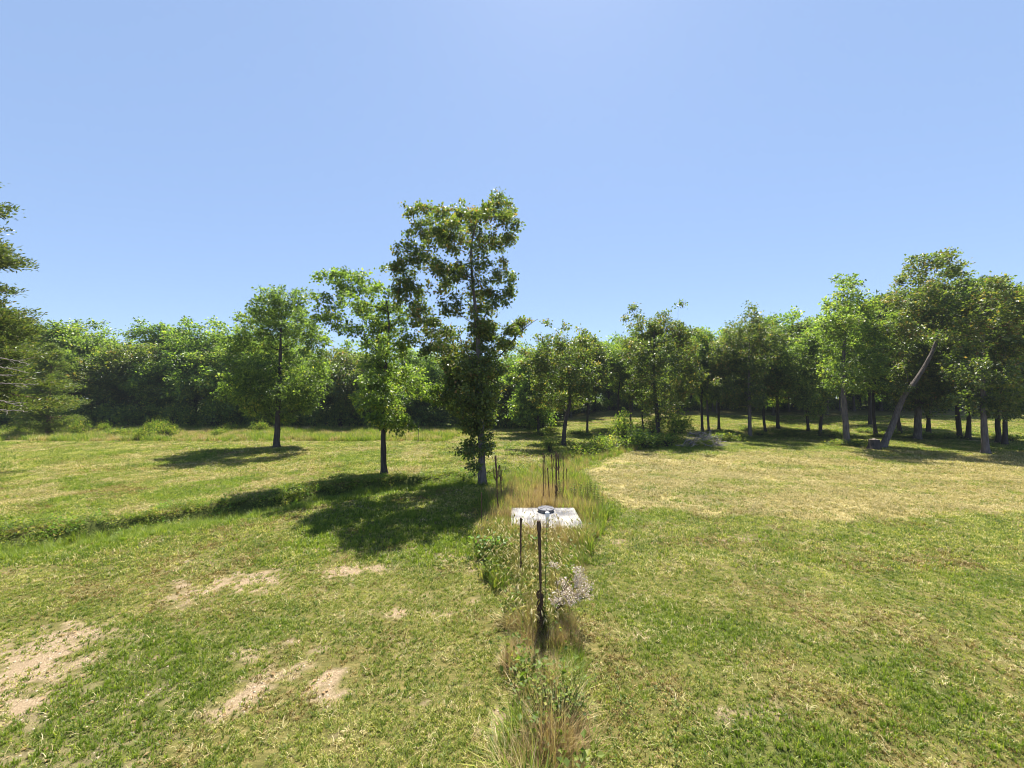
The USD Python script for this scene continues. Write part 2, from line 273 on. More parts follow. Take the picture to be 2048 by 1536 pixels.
def grow_tree(trunk, r0, masses, seed, leaf=(.16, .10), per=36, spread=.42, cl_density=1.0, up_bias=.6, droop=.25, tone=(.45, .22), r_top=.12, brown=0.0, leaders=()):
    """trunk: polyline from the foot; masses: rows (x, y, z, rx, ry, rz). Returns the wood and the leaves."""
    g = R(seed); wood, lv = Soup(), Soup()
    P = trunk_line(trunk); n0 = len(P); h = P[:, 2] - P[0, 2]; tt = np.linspace(0, 1, n0)
    trad = r0 * (1 - (1 - r_top) * tt ** 1.1); trad[-1] *= .6
    flare = 1 + .55 * np.exp(-h / .22)
    wood.tube(np.vstack([P[:1] - [0, 0, .25], P]), np.concatenate([[trad[0] * 1.7], trad * flare]), 14, .5, .16, seed)
    targets = []
    for m in masses:
        m = np.asarray(m, float); vol = m[3] * m[4] * m[5]
        k = max(3, int(cl_density * 7.0 * (vol ** (2 / 3)) / .5))
        u = norm(g.normal(size=(k, 3))) * (g.random((k, 1)) ** .4)
        targets.append(m[:3] + u * m[3:6])
    T = np.vstack(targets); T = T[T[:, 2] > P[0, 2] + .25]
    dtr = np.linalg.norm(T[:, None] - P[None], axis=2).min(1); T = T[np.argsort(dtr)]
    cap = n0 + len(T) * 9 + 50; N = np.zeros((cap, 3)); par = np.full(cap, -1); N[:n0] = P; par[1:n0] = np.arange(n0 - 1); n = n0; D = np.zeros((cap, 3)); D[:n0] = norm(np.gradient(P, axis=0))
    minh = P[0, 2] + .12 * (P[-1, 2] - P[0, 2]); ends = []
    for t in T:
        v = t - N[:n]; d = np.linalg.norm(v, axis=1)
        hd = np.hypot(v[:, 0], v[:, 1])
        cost = d + 1.6 * np.maximum(0, .35 * hd - v[:, 2]) + np.where(N[:n, 2] < minh, 1.0, 0) + .25 * (np.arange(n) < n0) * d
        b = int(np.argmin(cost)); L = d[b]; k = max(1, min(8, int(L / .4)))
        c = N[b] + D[b] * L * .25 + np.array([0, 0, .12 * L]) + v[b] * .3
        prev = b
        for q in range(1, k + 1):
            s = q / k; x = (1 - s) ** 2 * N[b] + 2 * s * (1 - s) * c + s * s * t
            if q < k: x = x + g.normal(size=3) * .035 * min(L, 2)
            N[n] = x; par[n] = prev; D[n] = norm(x - N[prev]); prev = n; n += 1
        ends.append(prev)
    rad = np.zeros(n); has = np.zeros(n, bool); acc = np.zeros(n)
    for i in range(n - 1, 0, -1):
        if acc[i] == 0: acc[i] = .008 ** 2.1
        acc[par[i]] += acc[i]
    rad = np.maximum(acc, .008 ** 2.1) ** (1 / 2.1)
    lim = np.concatenate([trad, np.full(n - n0, 9.0)])
    for i in range(n0, n): rad[i] = min(rad[i], (lim[par[i]] if par[i] < n0 else rad[par[i]]) * .85)
    i = np.arange(n0, n); pr = par[i]; ra = np.where(pr < n0, rad[i] * 1.15, rad[pr])
    big = rad[i] > .03
    if big.any(): wood.frusta(N[pr[big]], N[i[big]], ra[big], rad[i][big], 6)
    if (~big).any(): wood.frusta(N[pr[~big]], N[i[~big]], ra[~big], rad[i][~big], 3)
    E = N[np.array(ends)]; ctr = E.mean(0)
    cnt = g.poisson(per, len(E)); own = np.repeat(np.arange(len(E)), cnt); m = len(own)
    off = g.normal(size=(m, 3)) * spread * np.array([1, 1, .7]) * .62
    p = E[own] + off
    out = norm(off + .6 * (E[own] - ctr) * [1, 1, .3] * .2)
    d = out * .6 + g.normal(size=(m, 3)) * .55 + [0, 0, -droop]
    nr = np.array([0, 0, up_bias]) + g.normal(size=(m, 3)) * .6 + out * .25
    ctone = g.normal(size=len(E)) * tone[1] * .6
    tn = np.clip(tone[0] + ctone[own] + g.normal(size=m) * tone[1] + brown * np.maximum(0, out[:, 2]) , 0, 1)
    s = g.uniform(.5, 1.4, m)
    lv.leaves(p, d, nr, leaf[0] * s, leaf[1] * s, tn)
    return wood, lv
def put_tree(parent, wl, leafmat, barkmat):
    w, l = wl
    add('trunk', w.vf(), barkmat, parent, smooth=50); add('crown', l.vf(), leafmat, parent, prim={'tint': l.tones()})

# ------------------------------------------------------------------ ground
def sheet(xs, ys):
    X, Y = np.meshgrid(xs, ys); v = np.stack([X.ravel(), Y.ravel(), height(X.ravel(), Y.ravel())], 1)
    nx, ny = len(xs), len(ys); i = (np.arange(ny - 1)[:, None] * nx + np.arange(nx - 1)[None]).ravel()
    return v, np.concatenate([np.stack([i, i + 1, i + nx + 1], 1), np.stack([i, i + nx + 1, i + nx], 1)])
def spaced(*segs):
    return np.unique(np.concatenate([np.arange(a, b, s) for a, b, s in segs]).round(4))
gx = spaced((-400, -60, 20), (-60, -26, 1.0), (-26, -10, .22), (-10, 8, .11), (8, 26, .22), (26, 60, 1.0), (60, 420, 20))
gy = spaced((-60, 0, 6), (0, 3, .5), (3, 11, .11), (11, 24, .17), (24, 40, .5), (40, 100, 1.5), (100, 421, 40))
gv, gf = sheet(gx, gy)
tag(add('ground', (gv, gf), MAT['ground'], smooth=True, prim={'zone': np.stack(zones(gv[:, 0], gv[:, 1]), 1)}), 'mown grassy field with bare patches and a shallow ditch', 'ground', kind='structure')

# ------------------------------------------------------------------ grass
def scatter(name, protos, pts, idx, rz, sc, label, cat):
    """protos: list of (name, Soup, material)"""
    pi = UsdGeom.PointInstancer.Define(stage, numbered(name)); path = str(pi.GetPath())
    for nm, sp, m in protos:
        q = add(nm, sp.vf(), m, path, prim={'tint': sp.tones()}); pi.GetPrototypesRel().AddTarget(q.GetPath())
    pi.CreatePositionsAttr(Vt.Vec3fArray.FromNumpy(np.asarray(pts, np.float32))); pi.CreateProtoIndicesAttr(Vt.IntArray.FromNumpy(np.asarray(idx, np.int32)))
    q = np.zeros((len(pts), 4)); q[:, 3] = np.cos(rz / 2); q[:, 2] = np.sin(rz / 2)
    pi.CreateOrientationsAttr(Vt.QuathArray([Gf.Quath(float(a[3]), 0.0, 0.0, float(a[2])) for a in q]))
    sc = np.asarray(sc, np.float32); sc = np.repeat(sc[:, None], 3, 1) if sc.ndim == 1 else sc
    pi.CreateScalesAttr(Vt.Vec3fArray.FromNumpy(sc))
    return tag(pi, label, cat, kind='stuff')
def tile(seed, rad, n, L, W, lean, tone, bend=.5, flat=0.0, clump=1.0):
    g = R(seed); s = Soup(); nc = max(5, n // 8); r = rad * np.sqrt(g.random(nc)); a = g.random(nc) * 6.283; own = g.integers(0, nc, n); ct = g.normal(0, 1, nc); ch = g.uniform(.55, 1.3, nc)
    p = np.stack([(r * np.cos(a))[own] + g.normal(0, rad * .07, n), (r * np.sin(a))[own] + g.normal(0, rad * .07, n), np.full(n, -.01) + flat * g.random(n)], 1)
    b = g.random(n) * 6.283; ll = np.clip(g.normal(lean[0], lean[1], n), .03, .97)
    s.blades(p, np.stack([np.cos(b) * ll, np.sin(b) * ll], 1) @ np.array([[1, 0, 0], [0, 1, 0]]), g.uniform(*L, n) * ch[own], g.uniform(*W, n), np.clip(tone[0] + tone[1] * (.75 * ct[own] + .65 * g.normal(size=n)), 0, 1), bend)
    return s
def wedge(seed, y0, y1, dens, pad=1.5):
    """even random points over the ground in view between two distances"""
    g = R(seed); hw = 1.36 * y1 + pad; n = int(2 * hw * (y1 - y0) * dens)
    x, y = g.uniform(-hw, hw, n), g.uniform(y0, y1, n); k = np.abs(x) < 1.36 * y + pad
    return x[k], y[k], g
def lawn(name, seed, y0, y1, dens, rad, nb, L, W, label):
    x, y, g = wedge(seed, y0, y1, dens); b, s, l = zones(x, y); st = strip(x, y); dc, dep = ditch_coord(x, y)
    u = g.random(len(x)); keep = (u > b * np.where(g.random(len(x)) < .25, .4, 1.0) * .97) & (st > -.05) & ~((np.abs(dc - .15) < .35) & (dep > .3))
    keep &= ~((y > 36.5) & (x < -6.5 + (y - 36) * .2))            # the tall meadow there
    x, y, s, l, dc, dep = x[keep], y[keep], s[keep], l[keep], dc[keep], dep[keep]
    u, v = g.random(len(x)), g.random(len(x)); n6 = fbm(np.stack([x, y, 0 * x], -1) * .7, 3, 68); br = .03 + .42 * sstep(.52, .68, n6) * (1 - l)
    idx = np.where(v < .02 + 1.05 * s * np.clip(.3 + 1.5 * (fbm(np.stack([x, y, 0 * x], -1) * [1.2, 2.6, 1], 3, 66) - .1), 0, 1.3), 2, np.where(u < l, 1, np.where(g.random(len(x)) < br, 3, 0))) * 3 + g.integers(0, 3, len(x))
    pr = []
    for q in range(3): pr.append(('olive_tuft', tile(seed * 10 + q, rad, nb, L, W, (.55, .25), (.50, .32)), MAT['grass']))
    for q in range(3): pr.append(('green_tuft', tile(seed * 10 + 3 + q, rad, nb, (L[0], L[1] * 1.35), W, (.45, .25), (.45, .25)), MAT['lush']))
    for q in range(3): pr.append(('straw_tuft', tile(seed * 10 + 6 + q, rad, nb, (L[0] * 1.1, L[1] * 1.3), (W[0] * .7, W[1] * .7), (.86, .12), (.45, .30), flat=.02), MAT['straw']))
    for q in range(3): pr.append(('brown_tuft', tile(seed * 10 + 9 + q, rad, nb, (L[0], L[1] * .9), W, (.6, .25), (.5, .3)), MAT['brown']))
    sc = g.uniform(.75, 1.2, len(x)); sc = np.stack([sc, sc, sc * g.uniform(.6, 1.15, len(x))], 1)
    scatter(name, pr, np.stack([x, y, height(x, y)], 1), idx, g.random(len(x)) * 6.283, sc, label, 'grass')
lawn('lawn_grass', 1, 3.2, 9.5, 60, .20, 100, (.03, .075), (.006, .012), 'short olive and straw coloured lawn grass nearest the camera')
lawn('mown_grass', 2, 9.5, 22, 15, .40, 170, (.04, .12), (.010, .022), 'mown grass and pale cut straw around the weedy strip and ditch')
lawn('field_grass', 3, 22, 62, 3.0, .95, 330, (.06, .16), (.016, .034), 'yellowish mown field grass running back to the woods')

# ------------------------------------------------------------------ the three trees in the field
def px_masses(rows, Y, seed, hw_px, cx_px, foot, depth=.9, rd=1.0):
    g = R(seed); out = []
    for px, py, rx, ry in rows:
        w = math.sqrt(max(.05, 1 - min(1, abs(px - cx_px) / hw_px) ** 2)); dy = g.uniform(-1, 1) * w * hw_px * Y / FPX * depth
        c = at(px, py, Y) ; k = (Y + dy) / Y
        c = np.array([c[0] * k, Y + dy, CAM_H + (c[2] - CAM_H) * k]) - foot
        out.append((*c, rx * Y / FPX * k, max(rx, ry) * Y / FPX * rd, ry * Y / FPX * k))
    return out
def bridged(rows, seed, n, k=.62):
    g = R(seed); out = [(a, b, c * 1.12, d * 1.12) for a, b, c, d in rows]; A = np.array(rows)
    for q in range(n):
        i = g.integers(len(A)); dd = np.hypot(A[:, 0] - A[i, 0], (A[:, 1] - A[i, 1])); j = np.argsort(dd)[g.integers(1, 4)]; m = (A[i] + A[j]) / 2; out.append((m[0] + g.normal(0, 5), m[1] + g.normal(0, 5), m[2] * k, m[3] * k))
    return out
def hero(name, base, line, r0, rows, seed, cx, hw, leafmat, barkmat, label, cat='tree', group=None, **kw):
    foot = gp(*base); Y = foot[1]; x = xform(name, foot)
    tr = [np.zeros(3)] + [at(a, b, Y + (c[0] if c else 0)) - foot for a, b, *c in line]
    depth = kw.pop('depth', .75)
    wl = grow_tree(tr, r0, px_masses(rows, Y, seed, hw, cx, foot, depth), seed, **kw)
    put_tree(x, wl, leafmat, barkmat); tag(x, label, cat, group); return x, foot, wl
left_rows = [(545, 598, 34, 26), (590, 600, 34, 26), (522, 645, 45, 32), (602, 650, 42, 36), (480, 682, 30, 28), (560, 690, 60, 45), (632, 700, 26, 36), (500, 735, 52, 40), (600, 745, 52, 42), (468, 765, 26, 26),
             (485, 785, 42, 28), (555, 790, 60, 36), (622, 780, 34, 34), (640, 745, 20, 24), (530, 620, 30, 24), (572, 640, 40, 30), (560, 835, 22, 16), (520, 812, 34, 18), (600, 812, 34, 18)]
hero('oak_tree', (553, 895), [(556, 820), (560, 740), (562, 650), (565, 590)], .22, left_rows, 11, 556, 110, MAT['green'], MAT['bark_dark'],
     'round green tree standing alone over its dark shadow, farthest left in the field', leaf=(.185, .125), per=36, spread=.32, cl_density=1.6, depth=.45, tone=(.38, .22))
mid_rows = [(660, 552, 24, 20), (690, 560, 32, 22), (735, 566, 28, 22), (655, 600, 20, 16), (700, 606, 34, 20), (668, 640, 32, 16), (765, 600, 34, 32), (705, 662, 24, 13), (790, 640, 28, 28), (752, 680, 28, 24), (800, 690, 28, 24),
            (762, 725, 36, 28), (755, 780, 44, 36), (782, 825, 36, 30), (722, 800, 22, 22), (850, 782, 32, 18), (880, 803, 20, 14), (832, 768, 28, 18), (800, 850, 26, 16), (748, 842, 12, 10), (640, 625, 12, 14), (740, 630, 30, 22), (812, 735, 24, 20), (770, 755, 34, 30), (775, 690, 30, 28), (765, 655, 24, 22), (768, 810, 34, 30), (740, 770, 26, 22), (770, 840, 22, 14)]
hero('oak_tree', (768, 948), [(767, 880), (768, 800), (772, 720), (778, 650), (770, 590)], .155, bridged(mid_rows, 3, 26), 12, 765, 105, MAT['green'], MAT['bark_dark'],
     'slender leaning-limbed tree with airy yellow green leaves between the round tree and the tall oak', leaf=(.15, .105), per=46, spread=.25, cl_density=1.5, tone=(.36, .22))
oak_rows = [(990, 398, 20, 16), (1000, 428, 32, 22), (1032, 456, 16, 12), (945, 425, 32, 22), (900, 432, 34, 18), (842, 425, 32, 20), (850, 460, 28, 22), (900, 478, 46, 26), (960, 478, 38, 32), (1005, 482, 24, 24),
            (828, 508, 42, 28), (800, 538, 28, 28), (880, 540, 42, 32), (950, 548, 36, 38), (1000, 545, 28, 26), (1018, 578, 14, 16), (822, 590, 38, 28), (902, 600, 26, 28), (960, 608, 32, 34), (998, 600, 14, 14), (850, 640, 34, 24), (882, 668, 38, 24),
            (960, 680, 28, 38), (1000, 688, 22, 16), (1032, 654, 18, 11), (905, 700, 34, 20), (852, 690, 28, 18), (960, 750, 32, 38), (920, 742, 34, 28), (988, 742, 16, 16), (950, 808, 36, 32), (985, 795, 18, 22), (942, 858, 22, 22),
            (932, 890, 26, 18), (975, 880, 12, 26), (945, 930, 10, 12), (880, 790, 20, 14), (965, 640, 24, 24), (955, 770, 40, 38), (930, 800, 38, 28), (975, 830, 22, 28), (910, 770, 28, 22), (945, 722, 36, 28), (940, 838, 30, 24), (955, 715, 30, 26), (965, 850, 24, 22), (970, 660, 26, 26), (925, 770, 30, 28), (890, 735, 28, 16), (945, 905, 16, 20), (1008, 694, 18, 14), (1046, 652, 15, 10), (1020, 672, 16, 11), (990, 720, 18, 14)]
tall, tfoot, twl = hero('oak_tree', (965, 970), [(963, 900), (961, 820), (958, 740), (955, 660), (948, 590), (942, 510), (955, 440)], .19, bridged(oak_rows, 4, 40), 13, 940, 115, MAT['oak'], MAT['bark_grey'],
     'tallest oak in the photo with leafy suckers down its trunk, beside the concrete slab', leaf=(.14, .095), per=60, spread=.23, cl_density=1.75, tone=(.45, .24), brown=.06, depth=.6)
dt = Soup(); a = at(1010, 700, tfoot[1]) - tfoot; b = at(1045, 660, tfoot[1]) - tfoot; c = at(1076, 638, tfoot[1]) - tfoot
dt.tube(trunk_line([at(960, 760, tfoot[1]) - tfoot, a, b, c], .2), np.linspace(.05, .012, len(trunk_line([at(960, 760, tfoot[1]) - tfoot, a, b, c], .2))), 5)
add('dead_branch', dt.vf(), MAT['bark_dark'], tall, smooth=50)

# ------------------------------------------------------------------ the wood on the right: front trees one by one
def blob_rows(cx, top, bot, hw, seed, n=13):
    """irregular crown outline: masses around an egg"""
    g = R(seed); cy, hh = (top + bot) / 2, (bot - top) / 2; rows = [(cx, cy, hw * .5, hh * .5)]
    for k in range(n):
        a = 2 * math.pi * (k + g.uniform(-.3, .3)) / n; q = g.uniform(.5, .72); r = g.uniform(.24, .38)
        rows.append((cx + math.cos(a) * hw * q, cy + math.sin(a) * hh * q, hw * r, hh * r * .85))
    for k in range(11):
        a = g.uniform(.85, 2.3) * math.pi if k < 8 else g.uniform(0, 6.28); q = g.uniform(.82, 1.08); r = g.uniform(.10, .17); rows.append((cx + math.cos(a) * hw * q, cy + math.sin(a) * hh * q, hw * r, hw * r * .9))
    return rows
OAK, GRN, FOR = MAT['oak'], MAT['green'], MAT['forest']; BD, BG = MAT['bark_dark'], MAT['bark_grey']
WOOD = [  # base, trunk line, trunk radius, crown (cx, top, bottom, half width), leaves, bark, label
    ((1127, 892), [(1130, 850), (1140, 800), (1128, 700)], .19, (1120, 645, 850, 78), OAK, BD, 'dark low-branched tree over a shadow pool just right of the tall oak'),
    ((1318, 884), [(1314, 830), (1308, 760), (1310, 640)], .22, (1318, 600, 845, 82), OAK, BD, 'tree rising out of the shrubs beside the brush pile, with an airy pale top'),
    ((1500, 876), [(1499, 820), (1498, 740), (1500, 650)], .19, (1492, 612, 838, 72), OAK, BG, 'grey-trunked tree with a broad olive crown, first to the right of the brush pile'),
    ((1640, 874), [(1642, 840), (1648, 800), (1630, 720)], .17, (1620, 640, 835, 62), GRN, BD, 'bright-leaved tree just left of the forked tree'),
    ((1695, 892), [(1690, 830), (1686, 760), (1690, 660), (1690, 600)], .24, (1708, 560, 800, 78), GRN, BG, 'forked tree with a stout trunk and light green crown left of the stump'),
    ((1835, 879), [(1836, 830), (1838, 740), (1850, 640)], .30, (1850, 600, 838, 80), OAK, BG, 'thick straight grey trunk under a dark crown, right behind the leaning tree'),
    ((1972, 908), [(1968, 850), (1965, 740), (1970, 620)], .20, (1975, 545, 850, 90), OAK, BG, 'dark tree standing farthest forward at the right edge of the wood'),
    ((2010, 890), [(2010, 840), (2015, 740), (2030, 640)], .17, (2060, 560, 850, 95), OAK, BD, 'dark tree half cut off by the right edge of the photo'),
]
for k, (base, line, r0, cr, lm, bm, lab) in enumerate(WOOD):
    hero('woodland_tree', base, line, r0, blob_rows(*cr, 40 + k), 60 + k, cr[0], cr[3] * 1.1, lm, bm, lab, group='trees at the front of the right-hand wood', leaf=(.20, .135), per=34, spread=.32, cl_density=1.45, brown=.10 if lm is OAK else 0)
lean_rows = [(1890, 515, 26, 20), (1845, 535, 34, 26), (1815, 560, 22, 18), (1885, 560, 36, 28), (1850, 590, 40, 26), (1900, 600, 24, 24), (1830, 625, 40, 24), (1790, 600, 24, 20), (1870, 640, 30, 24), (1800, 660, 36, 22), (1850, 690, 30, 22), (1905, 540, 22, 20), (1780, 700, 34, 14), (1826, 735, 22, 14), (1800, 775, 20, 12), (1880, 690, 24, 18), (1870, 600, 26, 22)]
hero('leaning_tree', (1765, 895), [(1785, 850), (1808, 792), (1832, 760, 0), (1866, 700), (1884, 640), (1890, 560)], .24, lean_rows, 81, 1850, 70, OAK, BG, 'tree whose long grey trunk leans far to the right beside the stump', 'tree', leaf=(.19, .125), per=36, spread=.30, cl_density=1.5, brown=.1)

# ------------------------------------------------------------------ tree models for the trees farther back
def model(name, seed, h, hw, clear, r0, leafmat, barkmat, **kw):
    c = klass(name); g = R(seed); cz, hh = (h + clear) / 2, (h - clear) / 2
    ms = [(0, 0, cz, hw * .5, hw * .5, hh * .6)]
    for k in range(kw.pop('blobs', 15)):
        d = norm(g.normal(size=3)); q = g.uniform(.5, .75); r = g.uniform(.26, .42)
        ms.append((d[0] * hw * q, d[1] * hw * q, cz + d[2] * hh * q, hw * r, hw * r, hh * r * .8))
    for k in range(16):
        d = norm(g.normal(size=3) + [0, 0, .6]); q = g.uniform(.8, 1.08); r = g.uniform(.10, .17); ms.append((d[0] * hw * q, d[1] * hw * q, cz + d[2] * hh * q, hw * r, hw * r, hw * r * .8))
    bend = g.uniform(-.5, .5, 4)
    put_tree(c, grow_tree([(0, 0, 0), (bend[0] * .4, bend[1] * .4, h * .3), (bend[2], bend[3], h * .6), (bend[2] * .8, bend[0], h * .88)], r0, ms, seed, **kw), leafmat, barkmat)
    return c
far = dict(leaf=(.25, .17), per=38, spread=.46, cl_density=.9)
MODELS = [model('round_tree', 201, 12, 4.2, 1.6, .17, FOR, BD, **far), model('broad_tree', 202, 11, 5.0, 1.8, .20, OAK, BD, **far), model('upright_tree', 203, 14, 3.6, 2.4, .16, FOR, BG, **far),
          model('open_tree', 204, 13, 4.4, 3.4, .17, GRN, BD, **far), model('slim_tree', 205, 11, 2.8, 3.0, .13, OAK, BD, **far), model('bushy_tree', 206, 9, 4.0, .5, .14, FOR, BD, **far)]
HT = [12, 11, 14, 13, 11, 9]
# trunks that show between the front trees of the right-hand wood: base pixel, crown top, model, label
INNER = [((1077, 868), 690, 5, 'small dense tree behind and left of the dark low-branched tree'), ((1174, 866), 665, 4, 'thin tree just right of the dark low-branched tree'), ((1238, 856), 668, 3, 'left one of the two dark trunks behind the shrubs'),
         ((1262, 852), 672, 2, 'right one of the two dark trunks behind the shrubs, leaning a little'), ((1286, 860), 690, 4, 'slim trunk behind the shrubs, close left of the tree that rises from them'),
         ((1405, 863), 655, 3, 'left of the trunk trio behind the brush pile'), ((1418, 863), 650, 2, 'middle of the trunk trio behind the brush pile'), ((1438, 860), 660, 3, 'reddish trunk at the right of the trio behind the brush pile'),
         ((1531, 866), 640, 4, 'narrow leaning trunk just right of the grey-trunked olive tree'), ((1556, 858), 630, 0, 'tree with a flared foot in the sunny gap, right of the narrow leaning trunk'), ((1617, 863), 640, 4, 'straight narrow dark trunk in the sunlit glade'),
         ((1741, 850), 610, 0, 'far reddish trunk above the stump'), ((1752, 871), 610, 4, 'slim dark trunk just behind the stump'), ((1801, 869), 580, 4, 'thin trunk in the gap behind the leaning tree'), ((1857, 871), 570, 4, 'thin trunk close right of the thick grey trunk'),
         ((1920, 878), 560, 3, 'left one of a pair of trunks on the bright bank near the right edge'), ((1936, 880), 555, 4, 'right one of a pair of trunks on the bright bank near the right edge'), ((1998, 886), 565, 3, 'straight trunk standing behind the dark tree at the right edge')]
for k, (b, top, mi, lab) in enumerate(INNER):
    f = gp(*b); h = at(b[0], top, f[1])[2] - f[2]; s = h / HT[mi]; g = R(300 + k)
    place('woodland_tree', MODELS[mi], f, g.uniform(0, 360), (s * .95, s * .95, s), lab, 'tree', 'trees inside the right-hand wood')

# woods that close the view
g = R(5)
def wood_row(n, x0, x1, yf, hf, label, group, name='forest_tree', pick=(0, 1, 2, 3, 4, 5), jx=.35, jy=2.0, tall_at=None):
    for k in range(n):
        t = (k + .5 + g.uniform(-jx, jx)) / n; x = x0 + (x1 - x0) * t; y = yf(x) + g.uniform(-jy, jy); mi = pick[g.integers(len(pick))]
        h = hf(x) * g.uniform(.72, 1.14); s = h / HT[mi]
        place(name, MODELS[mi], (x, y, H(x, y)), g.uniform(0, 360), (s * g.uniform(.95, 1.25), s * g.uniform(.95, 1.25), s), label, 'tree', group)
lf = lambda x: float(np.interp(x, [-75, -55, -40, -32, -22, -10, 0, 8], [15, 15, 14, 11, 10.8, 10.8, 11.5, 12.5]))
wood_row(22, -78, 2, lambda x: 55 - .02 * x, lf, 'leafy tree in the front rank of the dark wood behind the left field', 'front rank of the left wood', pick=(0, 1, 5, 5, 0, 3))
wood_row(20, -86, 6, lambda x: 61, lambda x: lf(x) * 1.03, 'leafy tree in the second rank of the dark wood behind the left field', 'second rank of the left wood', pick=(0, 1, 2, 3))
wood_row(22, -100, 10, lambda x: 69, lambda x: lf(x) * 1.05, 'leafy tree deep in the dark wood behind the left field', 'back rank of the left wood', pick=(0, 1, 2))
rf = lambda x: float(np.interp(x, [0, 15, 40, 70, 110], [13, 13, 14.5, 17, 17]))
wood_row(18, 4, 100, lambda x: 72 + .04 * x, rf, 'leafy tree closing the glade behind the right-hand wood', 'front rank behind the glade', pick=(0, 1, 5, 5))
wood_row(20, 4, 118, lambda x: 82, lambda x: rf(x) * 1.05, 'leafy tree behind the first rank beyond the glade', 'second rank behind the glade', pick=(0, 1, 2, 5))
wood_row(9, 6, 62, lambda x: 67, lambda x: 12.5, 'tall leafy tree standing at the far side of the right-hand glade', 'trees on the glade', pick=(2, 3, 3, 4), jy=1.5, name='woodland_tree')
wood_row(10, 34, 80, lambda x: 62 + .1 * (x - 30), lambda x: 14, 'tall leafy tree filling the right side of the wood', 'trees among the right side of the wood', pick=(0, 2, 3, 3), jy=5)

# ------------------------------------------------------------------ cedars at the left edge
def cedar(foot, h, hw, seed, label, clear=1.2, spray=2600, mat='cedar'):
    x = xform('cedar_tree', foot); g = R(seed); w, l, dd = Soup(), Soup(), Soup(); n = 12
    P = trunk_line([(0, 0, -.2), (.1, 0, h * .4), (0, .1, h * .98)]); w.tube(P, np.linspace(.30, .02, len(P)) * h / 15, 9, .5, .12, seed)
    a0, b0, ra, rb = [], [], [], []
    for k in range(int(h * 13)):
        z = clear + (h - clear) * (k + g.random()) / int(h * 13); f = 1 - z / h; L = hw * (f ** .62) * g.uniform(.55, 1.12) * (1 if z > h * .2 else .85); an = g.random() * 6.283
        d = np.array([math.cos(an), math.sin(an), g.uniform(-.05, .45)]); o = np.array([0, 0, z]); e = o + d * L + [0, 0, -.06 * L]; m = o + d * L * .5 + [0, 0, .05 * L]
        a0 += [o, m]; b0 += [m, e]; ra += [.02 + .012 * L, .012 + .005 * L]; rb += [.012 + .005 * L, .006]
        q = int(90 + spray * 1.7 * L / hw / 14); t = g.random(q) ** .6; base = o + (e - o) * t[:, None] + g.normal(size=(q, 3)) * (.16 + .16 * L / hw) * np.array([1, 1, .55])
        dirs = norm(d) * .7 + g.normal(size=(q, 3)) * .55 + [0, 0, .25]
        l.leaves(base, dirs, g.normal(size=(q, 3)) + [0, 0, .4], g.uniform(.12, .26, q), g.uniform(.05, .09, q), np.clip(g.normal(.45, .22, q), 0, 1), .3)
    w.frusta(np.array(a0), np.array(b0), np.array(ra), np.array(rb), 4)
    add('trunk', w.vf(), MAT['cedar_bark'], x, smooth=50); add('crown', l.vf(), MAT[mat], x, prim={'tint': l.tones()})
    return tag(x, label, 'cedar tree'), x
fc = np.array([-30.3, 20.0, H(-30.3, 20)])
_, cx = cedar(fc, 18.6, 5.2, 91, 'tall dark cedar with bare grey lower limbs at the left edge', clear=3.2, spray=6200)
for px0, py0, px1, py1 in ((-20, 735, 58, 746), (-20, 778, 72, 770), (-15, 828, 55, 824), (-15, 712, 60, 730), (-20, 765, 40, 750), (-10, 800, 40, 812)):
    s = Soup(); g2 = R(int(px1)); a, b = at(px0 - 60, py0 - 4, 19.5) - fc, at(px1, py1, 18.6) - fc
    q = trunk_line([a, (a + b) / 2 + [0, 0, .12], b], .15); q[1:-1] += g2.normal(size=(len(q) - 2, 3)) * .015; s.tube(q, np.linspace(.05, .014, len(q)), 5)
    for t in (.5, .7, .85):
        o = q[int(t * (len(q) - 1))]; e = o + norm(b - a) * .5 + g2.normal(size=3) * .22; s.tube(np.array([o, (o + e) / 2 + g2.normal(size=3) * .03, e]), np.array([.016, .012, .006]), 4)
    add('dead_branch', s.vf(), MAT['dead_wood'], cx, smooth=50)
cedar(np.array([-50.5, 42, H(-50.5, 42)]), 10.0, 3.6, 92, 'broad low juniper tree behind the tall cedar, its foliage reaching to the ground', clear=.3, mat='juniper')

# ------------------------------------------------------------------ shrubs
def bush(seed, h, hw, leaf, per, mat, dens=1.0, tone=(.5, .25)):
    g = R(seed); ms = []
    for k in range(9): ms.append((g.uniform(-.6, .6) * hw, g.uniform(-.6, .6) * hw, h * g.uniform(.25, .75), hw * .42, hw * .42, h * .26))
    w, l = Soup(), Soup(); E = np.vstack([np.array(m[:3]) + norm(g.normal(size=(int(9 * dens), 3))) * g.random((int(9 * dens), 1)) ** .4 * m[3:] for m in ms]); E[:, 2] = np.maximum(E[:, 2], .08)
    o = np.stack([g.uniform(-.15, .15, len(E)) * hw, g.uniform(-.15, .15, len(E)) * hw, np.zeros(len(E))], 1); m = (o + E) / 2 + [0, 0, .12 * h]
    w.frusta(o, m, np.full(len(E), .012), np.full(len(E), .009), 3); w.frusta(m, E, np.full(len(E), .009), np.full(len(E), .004), 3)
    n = len(E) * per; own = np.repeat(np.arange(len(E)), per); off = g.normal(size=(n, 3)) * .17 * hw * np.array([1, 1, .8]); p = E[own] + off; p[:, 2] = np.maximum(p[:, 2], .03)
    s = g.uniform(.7, 1.3, n); l.leaves(p, norm(off) + g.normal(size=(n, 3)) * .5, g.normal(size=(n, 3)) * .6 + [0, 0, .7], leaf[0] * s, leaf[1] * s, np.clip(g.normal(*tone, n) + g.normal(size=len(E))[own] * .1, 0, 1))
    return w, l
